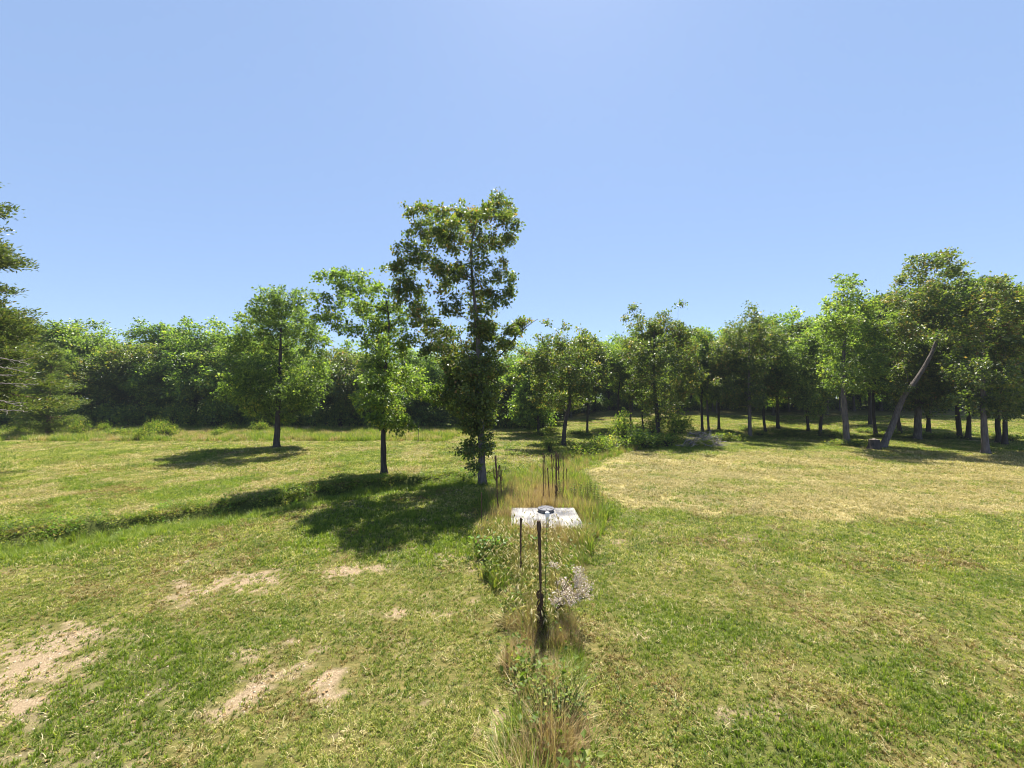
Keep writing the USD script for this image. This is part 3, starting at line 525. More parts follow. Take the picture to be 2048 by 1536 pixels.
def bush_model(name, *a, **k):
    c = klass(name); w, l = bush(*a, **k); add('stems', w.vf(), MAT['bark_dark'], c); add('foliage', l.vf(), a[5], c, prim={'tint': l.tones()}); return c
SHRUB = [bush_model('dense_shrub', 401, 1.5, 1.1, (.13, .09), 16, MAT['forest'], 1.3), bush_model('open_shrub', 402, 2.0, 1.1, (.14, .10), 13, MAT['weed'], 1.0), bush_model('low_bramble', 403, .8, 1.1, (.11, .08), 15, MAT['weed'], 1.2), bush_model('dark_shrub', 404, 3.0, 2.0, (.24, .17), 16, MAT['forest'], 1.2)]
for k in range(64):
    x = -84 + (k % 32) * 2.85 + g.uniform(-.8, .8); y = (52.3, 57.5)[k // 32] + g.uniform(-.7, 1.2) - .02 * x
    place('edge_shrub', SHRUB[3], (x, y, H(x, y)), g.uniform(0, 360), (g.uniform(.8, 1.2),) * 2 + (g.uniform(.9, 1.6),), 'dark shrub at the foot of the wood behind the left field', 'shrub', 'shrubs along the left wood')
for k in range(88):
    x = -6 + (k % 44) * 3.0 + g.uniform(-.8, .8); y = (70, 89)[k // 44] + g.uniform(-1.5, 2.5)
    place('edge_shrub', SHRUB[3], (x, y, H(x, y)), g.uniform(0, 360), (g.uniform(.8, 1.2) * (1, 1.5)[k // 44],) * 2 + (g.uniform(.6, 1.3) * (1, 2)[k // 44],), 'dark shrub closing the back of the sunlit glade', 'shrub', 'shrubs behind the glade')
BUSHES = [((1250, 893), 1, .75, 1.25, 'leafy upright bush at the left end of the shrub clump'), ((1290, 897), 0, 1.1, .9, 'low spreading green bush in front of the tree that rises from the shrubs'), ((1345, 884), 1, 1.15, 1.35, 'tall pale-leaved sapling bush behind the brush pile'),
          ((1305, 868), 1, 1.0, .9, 'sunlit pale bush behind the tree that rises from the shrubs'), ((1365, 868), 1, .9, .8, 'light green bush behind the brush pile, right of the tall sapling bush'), ((1335, 893), 2, 1.2, 1.1, 'dark low bramble between the tree and the brush pile'),
          ((1220, 899), 2, 1.25, 1.1, 'low bramble at the mowing edge left of the leafy upright bush'), ((1190, 905), 2, 1.0, .9, 'low bramble, second along the strip from the shrub clump'), ((1165, 912), 2, .9, .8, 'low bramble, third along the strip from the shrub clump'), ((1100, 905), 1, .45, .5, 'small bright bush behind the dead stalks'),
          ((1270, 880), 1, .8, .7, 'rounded bush behind the leafy upright bush'), ((1455, 882), 2, 1.2, .8, 'low weeds right of the brush pile'), ((1405, 893), 2, .6, .6, 'small green bramble in front of the brush pile')]
for k, (b, m, sxy, sz, lab) in enumerate(BUSHES):
    place('shrub', SHRUB[m], gp(*b), k * 77 % 360, (sxy * 1.3, sxy * 1.3, sz * 1.3), lab, 'shrub', 'shrubs around the brush pile')
# undergrowth among the trunks of the right-hand wood
UNDER = [(1455, 868), (1500, 862), (1585, 862), (1640, 868), (1672, 866), (1705, 870), (1735, 866), (1762, 862), (1830, 868), (1850, 878), (1905, 870), (1940, 872), (1985, 876), (2005, 872), (1100, 866), (1150, 868), (1200, 864), (1085, 872), (1175, 872), (1135, 890), (1700, 892), (1503, 876), (1470, 876), (1520, 872), (1548, 874), (1575, 872), (1600, 874), (1625, 878), (1660, 876), (1720, 878), (1770, 876), (1790, 872), (1815, 876), (1870, 876), (1890, 878), (1955, 880), (2020, 882), (2040, 878), (1560, 866)]
for k, b in enumerate(UNDER):
    place('undergrowth', SHRUB[2], gp(*b), k * 61 % 360, (1.1 + .3 * math.sin(k), 1.1, .55 + .25 * math.sin(k * 2.3)), 'low green undergrowth between the trunks of the right-hand wood', 'undergrowth', 'undergrowth in the right-hand wood')
WEEDS = [(268, 872), (300, 870), (318, 868), (345, 866), (232, 874), (205, 868), (458, 864), (290, 880), (90, 868), (30, 872), (160, 872), (520, 866), (440, 872), (330, 876)]
ORDW = ['leftmost', 'second', 'third', 'fourth', 'fifth', 'sixth', 'seventh', 'eighth', 'ninth', 'tenth', 'eleventh', 'twelfth', 'thirteenth', 'rightmost']
for k, b in enumerate(sorted(WEEDS)):
    place('meadow_weed', SHRUB[2], gp(*b), k * 83 % 360, (.85 + .3 * math.sin(k * 1.7), .85, 1.5 + .5 * math.sin(k)), ORDW[k] + ' green weed clump in the unmown meadow, counted from the left', 'weed', 'weed clumps in the left meadow')

# ------------------------------------------------------------------ brush pile, stump, post
bp = xform('brush_pile', gp(1406, 892)); g = R(55)
for k in range(90):
    s = Soup(); L = g.uniform(.7, 2.0); an = g.normal(0, .5) + (math.pi if g.random() < .5 else 0); c = np.array([g.normal(0, .85), g.normal(0, .45), 0]); c[2] = max(.05, 1.15 * math.exp(-(c[0] / 1.1) ** 2) * g.uniform(.1, 1)); d = np.array([math.cos(an), math.sin(an), g.normal(.15, .6)]); L *= .75
    q = trunk_line([c - d * L / 2, c + g.normal(size=3) * .08, c + d * L / 2], .25); q[:, 2] = np.maximum(q[:, 2], .02); s.tube(q, np.linspace(g.uniform(.012, .04), .006, len(q)), 4)
    for t in range(4):
        o = q[g.integers(1, len(q))]; e = o + d * .3 + g.normal(size=3) * .2; s.tube(np.array([o, (o + e) / 2, e]), np.array([.008, .006, .003]), 3)
    add('branch', s.vf(), MAT['pale_wood'] if g.random() < .7 else MAT['bark_grey'], bp)
tag(bp, 'heap of cut grey branches at the right end of the shrub clump', 'brush pile')
st = xform('tree_stump', gp(1748, 899)); s = Soup(); P = np.array([[0, 0, -.1], [0, 0, 0], [0, 0, .1], [0, 0, .4], [.02, 0, .8]]); s.tube(P, np.array([.60, .54, .44, .38, .36]), 18, .5, .22, 4, cap=False)
add('trunk', s.vf(), BD, st, smooth=40); th = np.arange(18) / 18 * 2 * np.pi
s2 = Soup(); s2.tube(np.array([[.02, 0, .76], [.02, 0, .82]]), np.array([.31, .30]), 18); add('cut_face', s2.vf(), MAT['cutwood'], st); tag(st, 'short sawn tree stump at the foot of the leaning tree', 'stump')
f = gp(836, 884); s = Soup(); s.tube(np.array([[0, 0, -.2], [.02, 0, .7], [.05, 0, 1.5]]), np.array([.035, .03, .028]), 6); ps = xform('fence_stake', f); add('post', s.vf(), MAT['metal'], ps); tag(ps, 'thin dark stake standing alone in the field between the slender tree and tall oak', 'stake')

# ------------------------------------------------------------------ concrete slab with lid and pipe
ZT = .20
a, b, c, d = (ray(px, py) for px, py in ((1032, 1015), (1150, 1016), (1155, 1055), (1024, 1055)))
slab = [CAM_H * np.array([0, 0, 1]) + r * ((ZT - CAM_H) / r[2]) for r in (a, b, c, d)]
cx0 = np.mean([p[:2] for p in slab], 0); zc = H(*cx0); sl = xform('concrete_slab', (cx0[0], cx0[1], zc))
xs = [p[0] - cx0[0] for p in slab]; ys = [p[1] - cx0[1] for p in slab]; w2, l2 = (max(xs) - min(xs)) / 2, (max(ys) - min(ys)) / 2; zt = ZT - zc
box = trimesh.creation.box((2 * w2, 2 * l2, zt + .2)); box.apply_translation((0, 0, zt / 2 - .1))
import manifold3d as m3
rb = m3.Manifold.hull(m3.Manifold.compose([m3.Manifold.sphere(.02, 12).translate((sx * (w2 - .02), sy * (l2 - .02), z)) for sx in (-1, 1) for sy in (-1, 1) for z in (-.15, zt - .02)]))
add('slab', rb, MAT['concrete'], sl, smooth=30)
pl = np.array([0, 0, CAM_H]) + ray(1092, 1019) * ((ZT + .06 - CAM_H) / ray(1092, 1019)[2]); lx, ly = pl[0] - cx0[0], pl[1] - cx0[1]
def lathe(prof, n=32):
    m = trimesh.creation.revolve(np.array(prof, float), sections=n); return m
ri = lathe([(0, 0), (.25, 0), (.25, .07), (0, .07)]); ri.apply_translation((lx, ly, zt)); add('riser', ri, MAT['concrete'], sl, smooth=30)
li = lathe([(0, .07), (.29, .07), (.30, .08), (.30, .105), (.28, .12), (.1, .135), (0, .138)]); li.apply_translation((lx, ly, zt)); add('lid', li, MAT['lid'], sl, smooth=30)
for k in range(6):
    q = trimesh.creation.box((.03, .2, .012)); q.apply_translation((0, .14, .134)); q.apply_transform(trimesh.transformations.rotation_matrix(k * math.pi / 3, (0, 0, 1))); q.apply_translation((lx, ly, zt)); add('lid_rib', q, MAT['lid'], sl)
tag(sl, 'weathered pale concrete slab with a round grey access lid, amid the weeds', 'slab')
pf = at(1091, 1036, 12.6); pz = H(pf[0], 12.6); vp = xform('vent_pipe', (pf[0], 11.95, pz if abs(12.6 - cx0[1]) > l2 else ZT))
pi_ = lathe([(.050, -.4), (.052, .40), (.0, .40)]); add('pipe', pi_, MAT['pvc'], vp, smooth=30); pc = lathe([(0, .40), (.066, .36), (.066, .47), (.060, .48), (0, .48)][1:]); add('cap', pc, MAT['pvc'], vp, smooth=30)
tag(vp, 'white plastic pipe with a cap standing in front of the round lid', 'pipe')

# ------------------------------------------------------------------ dead mullein stalks
def mullein(base, top, label, seed, thick=1.0, arms=0, skirt=0.0, foot=None):
    f = gp(*base) if foot is None else foot; g = R(seed); tp = at(top[0], top[1], f[1]) - f; h = tp[2]; x = xform('dead_mullein', f); s = Soup()
    q = trunk_line([(0, 0, -.1), (tp[0] * .4 + g.normal() * .012, 0, h * .45), tp], .06); n = len(q); t = np.linspace(0, 1, n)
    r = .016 * thick * np.where(t < .45, 1 - .3 * t, .85); r = r * np.where(t > .5, 1.25 + .25 * g.random(n), 1) * np.where(t > .93, 1.6 - 8 * (t - .93), 1); s.tube(q, np.maximum(r, .004), 7, .5, .2, seed)
    add('stalk', s.vf(), MAT['mullein'], x, smooth=60)
    k = int(h * .5 * 260); i = g.integers(int(n * .5), n - 1, k); a = g.random(k) * 6.283; o = q[i]; d = np.stack([np.cos(a), np.sin(a), g.uniform(.2, .8, k)], 1); l = Soup()
    l.leaves(o + d * (.010 * thick), d, g.normal(size=(k, 3)), g.uniform(.012, .022, k), g.uniform(.010, .016, k), .5, .3); tag(add('seed_spike', l.vf(), MAT['mullein'], x), kind='stuff')
    for j in range(arms):
        s = Soup(); an = j * 2.4 + g.random(); z0 = h * g.uniform(.55, .7); o = np.array([tp[0] * z0 / h, 0, z0]); L = h * g.uniform(.12, .24)
        e = o + [math.cos(an) * .10, math.sin(an) * .10, L]; p = trunk_line([o, o + [math.cos(an) * .09, math.sin(an) * .09, L * .35], e], .05); s.tube(p, np.maximum(np.linspace(.012, .011, len(p)) * (1 + .3 * g.random(len(p))), .004), 6, .5, .25, j); add('side_spike', s.vf(), MAT['mullein'], x, smooth=60)
    if skirt:
        k = int(90 * skirt); z = g.uniform(.03, .45, k) ** 1.2 * h; a = g.random(k) * 6.283; l = Soup(); d = np.stack([np.cos(a) * .45, np.sin(a) * .45, np.full(k, -1.0)], 1)
        l.leaves(np.stack([tp[0] * z / h + np.cos(a) * .02, np.sin(a) * .02, z + .1], 1), d, np.stack([np.cos(a), np.sin(a), np.full(k, .4)], 1), g.uniform(.06, .16, k), g.uniform(.015, .035, k), g.random(k), .3); add('withered_leaves', l.vf(), MAT['mullein'], x)
    tag(x, label, 'dead mullein', 'dead mullein stalks')
MUL = [((1082, 1284), (1077, 1042), 'nearest and largest dead brown mullein stalk with a ragged skirt of withered leaves', 1.5, 0, 1.6), ((1043, 1168), (1042, 1036), 'plain dead stalk left of the nearest large mullein, in front of the slab', 1.1, 0, .2), ((963, 1080), (963, 985), 'thin dead stalk standing farthest left in the dry grass', .8, 0, 0),
       ((996, 1034), (991, 912), 'dead mullein with a cluster of side spikes, nearest right of the tall oak', 1.5, 5, .6), ((1004, 1004), (999, 930), 'shorter branched dead mullein just right of the side-spiked one', 1.2, 5, 0), ((1086, 1008), (1086, 906), 'leftmost tall stalk of the group behind the slab', 1.0, 0, 0),
       ((1091, 1000), (1089, 910), 'thin stalk touching the leftmost tall one behind the slab', .8, 0, 0), ((1100, 1012), (1095, 936), 'short leaning stalk behind the round lid', 1.0, 0, 0), ((1105, 996), (1103, 909), 'slim straight stalk in the middle of the group behind the slab', .9, 0, 0), ((1113, 1012), (1112, 904), 'thickest dark stalk of the group behind the slab', 1.7, 3, .8),
       ((1118, 985), (1116, 908), 'stalk crowding right up to the thickest one', 1.4, 2, 0), ((1128, 1000), (1126, 911), 'thin stalk next right of the thickest one', .8, 0, 0), ((1134, 980), (1133, 937), 'short hair-thin stalk, rightmost of the group behind the slab', .7, 0, 0), ((1100, 1275), (1098, 1238), 'short broken dark stub at the foot of the nearest large mullein', 1.6, 0, 0)]
for k, (b, t, lab, th_, ar, sk) in enumerate(MUL): mullein(b, t, lab, 500 + k, th_, ar, sk)

# ------------------------------------------------------------------ weeds
def stalk_plant(name, foot, h, seed, mat, label, leafl=(.05, .11), n=260, lean=(0, 0), z0=.12, wid=.16, cat='weed', group=None, taper=.8):
    x = xform(name, foot); g = R(seed); s, l = Soup(), Soup(); q = trunk_line([(0, 0, -.05), (lean[0] * .4, lean[1] * .4, h * .5), (lean[0], lean[1], h)], .08); s.tube(q, np.linspace(.011, .003, len(q)), 5)
    t = g.uniform(z0, 1, n); i = (t * (len(q) - 1)).astype(int); a = np.arange(n) * 2.4; d = np.stack([np.cos(a), np.sin(a), g.uniform(.1, .7, n)], 1); sz = (1 - taper * t) + .15
    l.leaves(q[i], d, np.stack([0 * a, 0 * a, 1 + 0 * a], 1) + g.normal(size=(n, 3)) * .35, g.uniform(*leafl, n) * sz * 1.3, g.uniform(*leafl, n) * wid * 1.4, np.clip(g.normal(.45, .25, n), 0, 1), .2)
    add('stem', s.vf(), MAT['stalk'], x); add('leaves', l.vf(), mat, x, prim={'tint': l.tones()}); return tag(x, label, cat, group)
f0 = gp(1089, 1280); stalk_plant('horseweed', f0, at(1094, 1050, f0[1])[2] - f0[2], 601, MAT['weed'], 'tall narrow green weed growing up along the nearest dead mullein', n=420, lean=(.05, .02))
ORD = ['leftmost', 'second from the left', 'third from the left', 'fourth from the left', 'fifth from the left', 'sixth from the left', 'seventh from the left', 'eighth from the left', 'ninth from the left', 'tenth from the left', 'eleventh from the left', 'twelfth from the left', 'second from the right', 'rightmost']
GW = [((1120, 1004), 958), ((1150, 1008), 966), ((1162, 1012), 962), ((1176, 1010), 960), ((1188, 1016), 966), ((1196, 1022), 976), ((1142, 1002), 972), ((1206, 1026), 990), ((1182, 998), 958), ((1168, 1000), 970)]
for k, (b, t) in enumerate(sorted(GW)):
    f = gp(*b); stalk_plant('green_weed', f, at(b[0], t, f[1])[2] - f[2], 610 + k, MAT['weed'], 'upright green weed right of and behind the concrete slab, ' + ('rightmost' if k == 9 else ORD[k]) + ' of ten', (.07, .14), 190, (.04 * math.sin(k * 2), 0), group='green weeds behind the slab', taper=.55)
def broad_weed(foot, seed, w, h, n, label, sz=(.07, .11), mat='bright'):
    x = xform('broadleaf_weed', foot); g = R(seed); s, l = Soup(), Soup(); E = np.stack([g.normal(0, w * .45, n), g.normal(0, w * .3, n), h * g.uniform(.5, 1, n)], 1); o = np.stack([E[:, 0] * .3, E[:, 1] * .3, 0 * E[:, 2]], 1); s.frusta(o, E, np.full(n, .005), np.full(n, .003), 3)
    d = norm(g.normal(size=(n, 3)) * [1, 1, .3] + [0, -.3, -.1]); L = g.uniform(*sz, n); l.leaves(E, d, g.normal(size=(n, 3)) * .4 + [0, -.2, 1], L, L * .9, g.random(n), .12); add('stems', s.vf(), MAT['stalk'], x); add('leaves', l.vf(), MAT[mat], x, prim={'tint': l.tones()}); return tag(x, label, 'weed')
broad_weed(gp(985, 1118), 621, .55, .6, 90, 'bright green broad-leaved weed left of the concrete slab', (.09, .14)); broad_weed(gp(1068, 1105), 622, .22, .45, 26, 'small bright green broad-leaved weed between the two dead stalks in front of the slab', (.09, .13))
broad_weed(gp(1112, 1475), 623, .42, .55, 260, 'dark green leafy weed in the dry tussock closest to the camera', (.03, .06), 'weed')
# grey-headed dry weed
f = gp(1100, 1262); x = xform('dry_seedhead_weed', f); g = R(63); s, l = Soup(), Soup(); q = trunk_line([(0, 0, -.05), (.12, 0, .35), at(1122, 1185, f[1]) - f], .06); s.tube(q, np.linspace(.014, .009, len(q)), 6)
for k in range(30):
    e = at(g.uniform(1100, 1176), g.uniform(1126, 1205), f[1] + g.normal(0, .18)) - f; o = q[g.integers(len(q) // 2, len(q))]; m = (o + e) / 2 + [.0, 0, .05]; s.frusta(np.array([o, m]), np.array([m, e]), np.array([.006, .005]), np.array([.005, .003]), 4); c = 60
    p = e + g.normal(size=(c, 3)) * [.05, .05, .025]; l.leaves(p, g.normal(size=(c, 3)) + [0, 0, .6], g.normal(size=(c, 3)), g.uniform(.025, .045, c), g.uniform(.02, .036, c), g.random(c), .3)
add('stems', s.vf(), MAT['mullein'], x); add('seed_heads', l.vf(), MAT['greyseed'], x, prim={'tint': l.tones()}); tag(x, 'dried weed with pale grey fluffy seed heads leaning right of the nearest mullein', 'dry weed')

# ------------------------------------------------------------------ tall grasses of the strip (nobody could count them)
def strip_points(seed, y0, y1, dens, pred=None, inside=-.05):
    x, y, g = wedge(seed, y0, y1, dens); k = strip(x, y) < inside
    k &= ~((np.abs(x - cx0[0]) < w2 + .05) & (np.abs(y - cx0[1]) < l2 + .05))
    if pred is not None: k &= pred(x, y, g)
    return x[k], y[k], g
def fox_proto(seed):
    g = R(seed); s, hd = Soup(), Soup()
    for k in range(4):
        a = g.random() * 6.283; L = g.uniform(.4, .85); d = np.array([math.cos(a), math.sin(a), 0]); o = np.array([*g.normal(0, .05, 2), 0]); q = trunk_line([o, o + d * .08 * L + [0, 0, L * .6], o + d * .22 * L + [0, 0, L], o + d * .34 * L + [0, 0, L * 1.02], o + d * (.34 * L + .07) + [0, 0, L * .96]], .04)
        s.tube(q, .0022, 3, .75); i = np.arange(len(q) - 3, len(q)); p0 = q[-1] + 0; hq = np.array([q[-2], q[-1], q[-1] + d * .025 - [0, 0, .02], q[-1] + d * .035 - [0, 0, .045]]); hd.tube(hq, np.array([.006, .013, .012, .004]), 6, g.uniform(.3, 1), .3, k)
        m = 40; u = g.random(m); b = hq[1] + (hq[3] - hq[1]) * u[:, None]; dd = norm(g.normal(size=(m, 3))); hd.leaves(b, dd, g.normal(size=(m, 3)), .022, .003, g.random(m), .1)
    n = 46; a = g.random(n) * 6.283; ll = g.uniform(.3, .85, n); s.blades(np.stack([g.normal(0, .06, n), g.normal(0, .06, n), np.zeros(n)], 1), np.stack([np.cos(a) * ll, np.sin(a) * ll, 0 * a], 1), g.uniform(.2, .6, n), g.uniform(.007, .014, n), np.clip(g.normal(.55, .35, n), 0, 1), .6)
    return s, hd
FX = [fox_proto(700 + k) for k in range(4)]
x, y, g = strip_points(71, 6.3, 11.4, 38, lambda x, y, g: g.random(len(x)) < sstep(6.3, 7.2, y) * np.where(x < .95 + .0 * y, 1, .35), -.12)
pts, rz, sc = np.stack([x, y, height(x, y)], 1), g.random(len(x)) * 6.283, g.uniform(.7, 1.1, len(x)); ix = g.integers(0, 4, len(x))
scatter('foxtail_grass', [('foxtail_tuft', a, MAT['weed'] if k % 2 else MAT['grass']) for k, (a, b) in enumerate(FX)], pts, ix, rz, sc, 'green and straw foxtail grass around the nearest mullein stalks', 'grass')
scatter('foxtail_heads', [('foxtail_head', b, MAT['foxtail']) for a, b in FX], pts, ix, rz, sc * 1.0, 'nodding straw coloured foxtail seed heads in front of the slab', 'seed heads')
def dry_proto(seed, L=(.3, .75), n=80, rad=.16, fine=.0045, lean=(.35, .22)):
    g = R(seed); s = Soup(); a = g.random(n) * 6.283; ll = np.clip(g.normal(*lean, n), .03, .95); r = rad * np.sqrt(g.random(n)); b = g.random(n) * 6.283; h = g.uniform(*L, n)
    p = np.stack([r * np.cos(b), r * np.sin(b), np.zeros(n) - .02], 1); ln = np.stack([np.cos(a) * ll, np.sin(a) * ll, 0 * a], 1); s.blades(p, ln, h, g.uniform(fine, fine * 2, n), np.clip(g.normal(.5, .28, n), 0, 1), .35); return s
DRY = [dry_proto(720 + k) for k in range(3)]; TUS = [dry_proto(730 + k, (.2, .6), 80, .13, .0055, (.72, .2)) for k in range(3)]; GRN_ = [dry_proto(740 + k, (.2, .7), 60, .12, .009, (.55, .25)) for k in range(3)]; GF = [dry_proto(750 + k, (.3, .8), 60, .3, .012, (.35, .2)) for k in range(3)]
DP = [('dry_tuft', s_, MAT['dry']) for s_ in DRY]; TP = [('dry_tussock', s_, MAT['straw']) for s_ in TUS]; GPn = [('green_clump', s_, MAT['lush']) for s_ in GRN_]; GFp = [('tall_green_clump', s_, MAT['weed']) for s_ in GF]
x, y, g = strip_points(72, 3.2, 8.6, 75); u = g.random(len(x)); nz = fbm(np.stack([x, y, 0 * x], -1) * 2.6, 2, 61); hs = np.interp(y, [3.2, 5.2, 6.2, 8.6], [.95, .9, .65, .7]) * (.55 + .95 * nz); kk = g.random(len(x)) < sstep(.15, .4, nz) + .3; x, y, u, hs, nz = x[kk], y[kk], u[kk], hs[kk], nz[kk]; n5 = fbm(np.stack([x, y, 0 * x], -1) * 3.5, 2, 62); u = np.clip(n5 * 1.6 - .3 + .5 * (u - .5), 0, .999)
ix = np.where(u < .42, 0, np.where(u < .72, 3, 6)) + g.integers(0, 3, len(x))
scatter('dry_tussock_grass', DP + TP + GPn, np.stack([x, y, height(x, y)], 1), ix, g.random(len(x)) * 6.283, np.stack([hs, hs, hs * g.uniform(.6, 1.15, len(x))], 1), 'dry matted grass and green stems in the strip nearest the camera', 'grass')
x, y, g = strip_points(73, 8.6, 19.5, 52); u = g.random(len(x)); dry = np.clip(1 - np.abs((x - np.interp(y, SY, SC)) / np.interp(y, SY, SW)) * .6, .2, 1) * sstep(22, 16, y)
ix = np.where(u < dry, 0, np.where(u < dry + .08, 3, 6)) + g.integers(0, 3, len(x)); hs = g.uniform(.6, 1.05, len(x)) * np.where(np.abs(y - cx0[1] + l2 + .6) < .7, .95, np.where(y < cx0[1], .7, .95))
scatter('dry_weed_grass', DP + TP + GFp, np.stack([x, y, height(x, y)], 1), ix, g.random(len(x)) * 6.283, hs, 'tan and reddish dry grass growing all round the concrete slab', 'grass')
x, y, g = strip_points(74, 19, 37, 9); scatter('tall_green_grass', GFp + GPn + DP, np.stack([x, y, height(x, y)], 1), g.integers(0, 9, len(x)), g.random(len(x)) * 6.283, g.uniform(.6, 1.0, len(x)), 'tall green grass in the unmown strip running back to the shrubs', 'grass')
# ditch
x, y, g = wedge(75, 9, 26, 26); dc, dep = ditch_coord(x, y); k = (dc > -2.3) & (dc < .2) & (dep > .15) & (g.random(len(x)) < np.where(dc > -.9, .9, .45)) & (strip(x, y) > -.2); x, y, dc = x[k], y[k], dc[k]
scatter('ditch_grass', GPn + [('ditch_blades', dry_proto(760, (.2, .5), 60, .2, .009, (.6, .25)), MAT['lush'])], np.stack([x, y, height(x, y)], 1), g.integers(0, 4, len(x)), g.random(len(x)) * 6.283, g.uniform(.35, .75, len(x)), 'lush bright green grass along the bottom of the ditch', 'grass')
def leafclump(seed, n=60, w=.22, h=.3):
    g = R(seed); l = Soup(); E = np.stack([g.normal(0, w, n), g.normal(0, w, n), np.abs(g.normal(0, h * .6, n)) + .04], 1); L = g.uniform(.06, .13, n); l.leaves(E, g.normal(size=(n, 3)) * [1, 1, .4], g.normal(size=(n, 3)) * .5 + [0, 0, 1], L, L * .75, g.random(n), .15); return l
x, y, g = wedge(76, 9, 24, 20); dc, dep = ditch_coord(x, y); nz = fbm(np.stack([x, y, 0 * x], -1) * .8, 2, 88); k = (dc > -.15) & (dc < 1.5) & (dep > .25) & (nz > .34 + .14 * np.abs(dc - .4)); x, y = x[k], y[k]
scatter('ditch_weeds', [('leaf_clump', leafclump(770 + q), MAT['weed']) for q in range(3)] + [('bright_leaf_clump', leafclump(775), MAT['bright'])], np.stack([x, y, height(x, y)], 1), np.minimum(g.integers(0, 7, len(x)) // 2, 3), g.random(len(x)) * 6.283, g.uniform(.3, .65, len(x)), 'leafy green weeds overhanging the dark bank of the ditch', 'weeds')
# unmown meadow in front of the left wood
x, y, g = wedge(77, 36, 54, 5.5); k = (x < -6.5 + (y - 36) * .2) & (y + 1.2 * (fbm(np.stack([x, y, 0 * x], -1) * .3, 2, 5) - .5) > 36.8); x, y = x[k], y[k]; u = g.random(len(x)); nz = fbm(np.stack([x, y, 0 * x], -1) * .35, 2, 90)
ix = np.where(u < nz * 1.35, 0, 3) + g.integers(0, 3, len(x))
scatter('meadow_grass', GFp + [('meadow_straw', dry_proto(780 + q, (.3, .8), 80, .45, .013, (.4, .2)), MAT['straw'] if q else MAT['dry']) for q in range(3)], np.stack([x, y, height(x, y)], 1), ix, g.random(len(x)) * 6.283, g.uniform(.35, .95, len(x)) * (.55 + nz), 'tall yellow green unmown meadow grass before the left wood', 'grass')
# crumbs of earth and dry leaves on the bare patches
def crumb(seed):
    m = trimesh.creation.icosphere(1, .012); m.vertices *= 1 + .5 * (R(seed).random((len(m.vertices), 1)) - .5); s = Soup(); s.put(np.array(m.vertices) * [1, 1, .7], np.array(m.faces), .5); return s
x, y, g = wedge(78, 3.2, 11, 160); b, _, _ = zones(x, y); k = g.random(len(x)) < b * .5; x, y = x[k], y[k]; dl = Soup(); dl.leaves(np.array([[0, 0, .01]]), np.array([[1.0, 0, .1]]), np.array([[0, .2, 1.0]]), .05, .035, .5, .3)
scatter('earth_crumbs', [('crumb', crumb(q), MAT['clod']) for q in range(2)] + [('dry_leaf', dl, MAT['dry'])], np.stack([x, y, height(x, y)], 1), g.integers(0, 3, len(x)), g.random(len(x)) * 6.283, g.uniform(.5, 1.5, len(x)), 'small clods and dead leaves lying on the bare earth', 'earth')

x, y, g = wedge(79, 3.2, 14, 26); b, st_, l_ = zones(x, y); nz = fbm(np.stack([x, y, 0 * x], -1) * .6, 2, 95); k = (strip(x, y) > .1) & (b < .5) & (st_ < .3) & (g.random(len(x)) < .3 * sstep(.5, .75, nz)); x, y = x[k], y[k]
def rosette(seed):
    g = R(seed); l = Soup(); n = 26; a = g.random(n) * 6.283; r = .09 * np.sqrt(g.random(n)); L = g.uniform(.015, .035, n)
    l.leaves(np.stack([r * np.cos(a), r * np.sin(a), g.uniform(.015, .06, n)], 1), np.stack([np.cos(a), np.sin(a), g.uniform(-.2, .5, n)], 1), g.normal(size=(n, 3)) * .3 + [0, 0, 1], L, L * .6, g.random(n), .15); return l
scatter('lawn_weeds', [('rosette', rosette(q), MAT['weed']) for q in range(4)], np.stack([x, y, height(x, y)], 1), g.integers(0, 4, len(x)), g.random(len(x)) * 6.283, g.uniform(.7, 1.6, len(x)), 'small green weeds and clover scattered in the near lawn', 'weeds')
x, y, g = wedge(80, 3.2, 24, 16); k = (strip(x, y) > .05) & (g.random(len(x)) < np.interp(y, [3, 9, 24], [.35, .35, .25])); x, y = x[k], y[k]
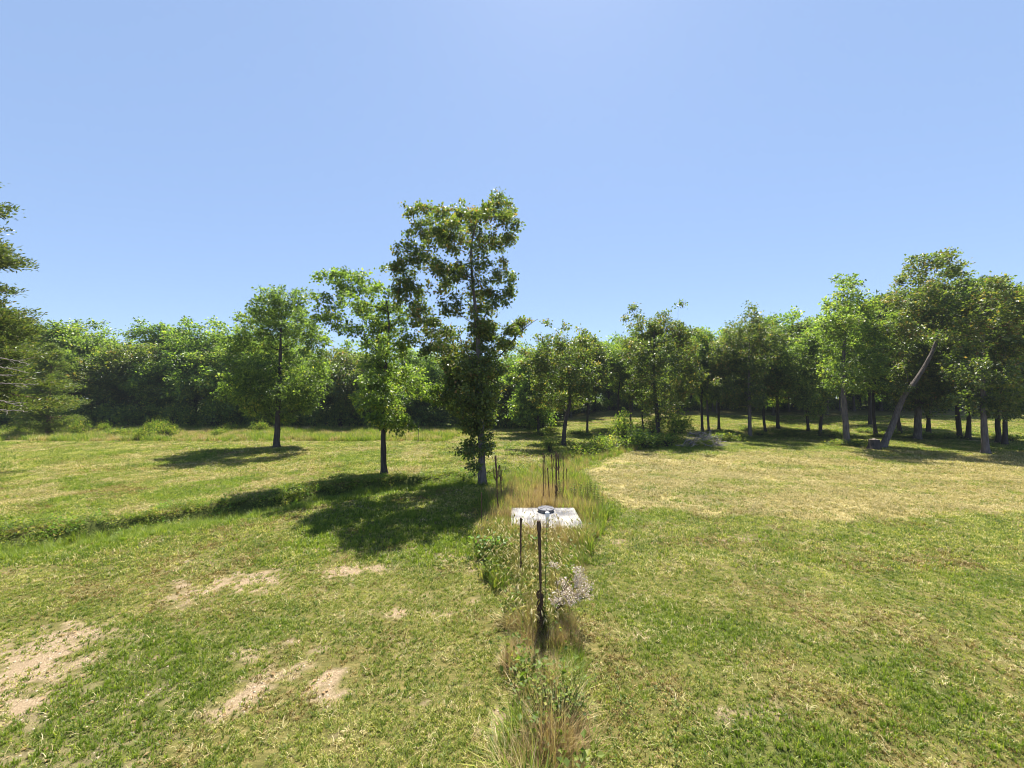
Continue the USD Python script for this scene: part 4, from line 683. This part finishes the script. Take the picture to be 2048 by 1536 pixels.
th = tile(990, .14, 9, (.04, .09), (.003, .006), (.93, .04), (.65, .25), flat=.05)
scatter('thatch', [('straw_bits', th, MAT['straw'])], np.stack([x, y, height(x, y) + .01], 1), np.zeros(len(x)), g.random(len(x)) * 6.283, g.uniform(.7, 1.4, len(x)), 'loose dry clippings lying on the lawn', 'clippings')


x, y, g = strip_points(83, 3.3, 12.5, 16, lambda x, y, g: fbm(np.stack([x, y, 0 * x], -1) * 1.3, 2, 97) > .42)
scatter('strip_weeds', [('leafy_weed', leafclump(790 + q, 34, .13, .55), MAT['weed']) for q in range(3)], np.stack([x, y, height(x, y)], 1), g.integers(0, 3, len(x)), g.random(len(x)) * 6.283, g.uniform(.45, .85, len(x)), 'green leafy weeds tangled into the dry grass of the strip', 'weeds')
x, y, g = strip_points(84, 3.4, 18, 5)
ds = [dry_proto(795 + q, (.4, 1.0), 9, .12, .006, (.18, .12)) for q in range(3)]
scatter('dead_stems', [('dead_stem', q, MAT['mullein']) for q in ds], np.stack([x, y, height(x, y)], 1), g.integers(0, 3, len(x)), g.random(len(x)) * 6.283, np.interp(y, [3.4, 6, 18], [.6, .8, 1.0]) * g.uniform(.7, 1.1, len(x)), 'thin brown dead stems standing in the weedy strip', 'stems')
g = R(85); n = 90; x, y = cx0[0] + g.uniform(-w2, w2, n), cx0[1] - l2 + 2 * l2 * g.random(n) ** 2
scatter('slab_litter', [('dry_leaf', dl, MAT['dry']), ('straw_bits', th, MAT['straw'])], np.stack([x, y, np.full(n, ZT + .004)], 1), g.integers(0, 2, n), g.random(n) * 6.283, g.uniform(.5, 1.1, n), 'dead leaves and straw lying on the concrete slab', 'litter')

# ------------------------------------------------------------------ summer haze
hz = trimesh.creation.box((900, 540, 28)); hz.apply_translation((0, 180, 12))
HAZE = usdkit.material(stage, '/World/Looks/haze', {'v': ('principled_volume', dict(color=(.78, .88, 1.0), density=.0002, anisotropy=.2))}, [], volume='v.volume')
tag(add('haze', hz, HAZE), 'thin bluish summer haze in the air', 'haze', kind='stuff')
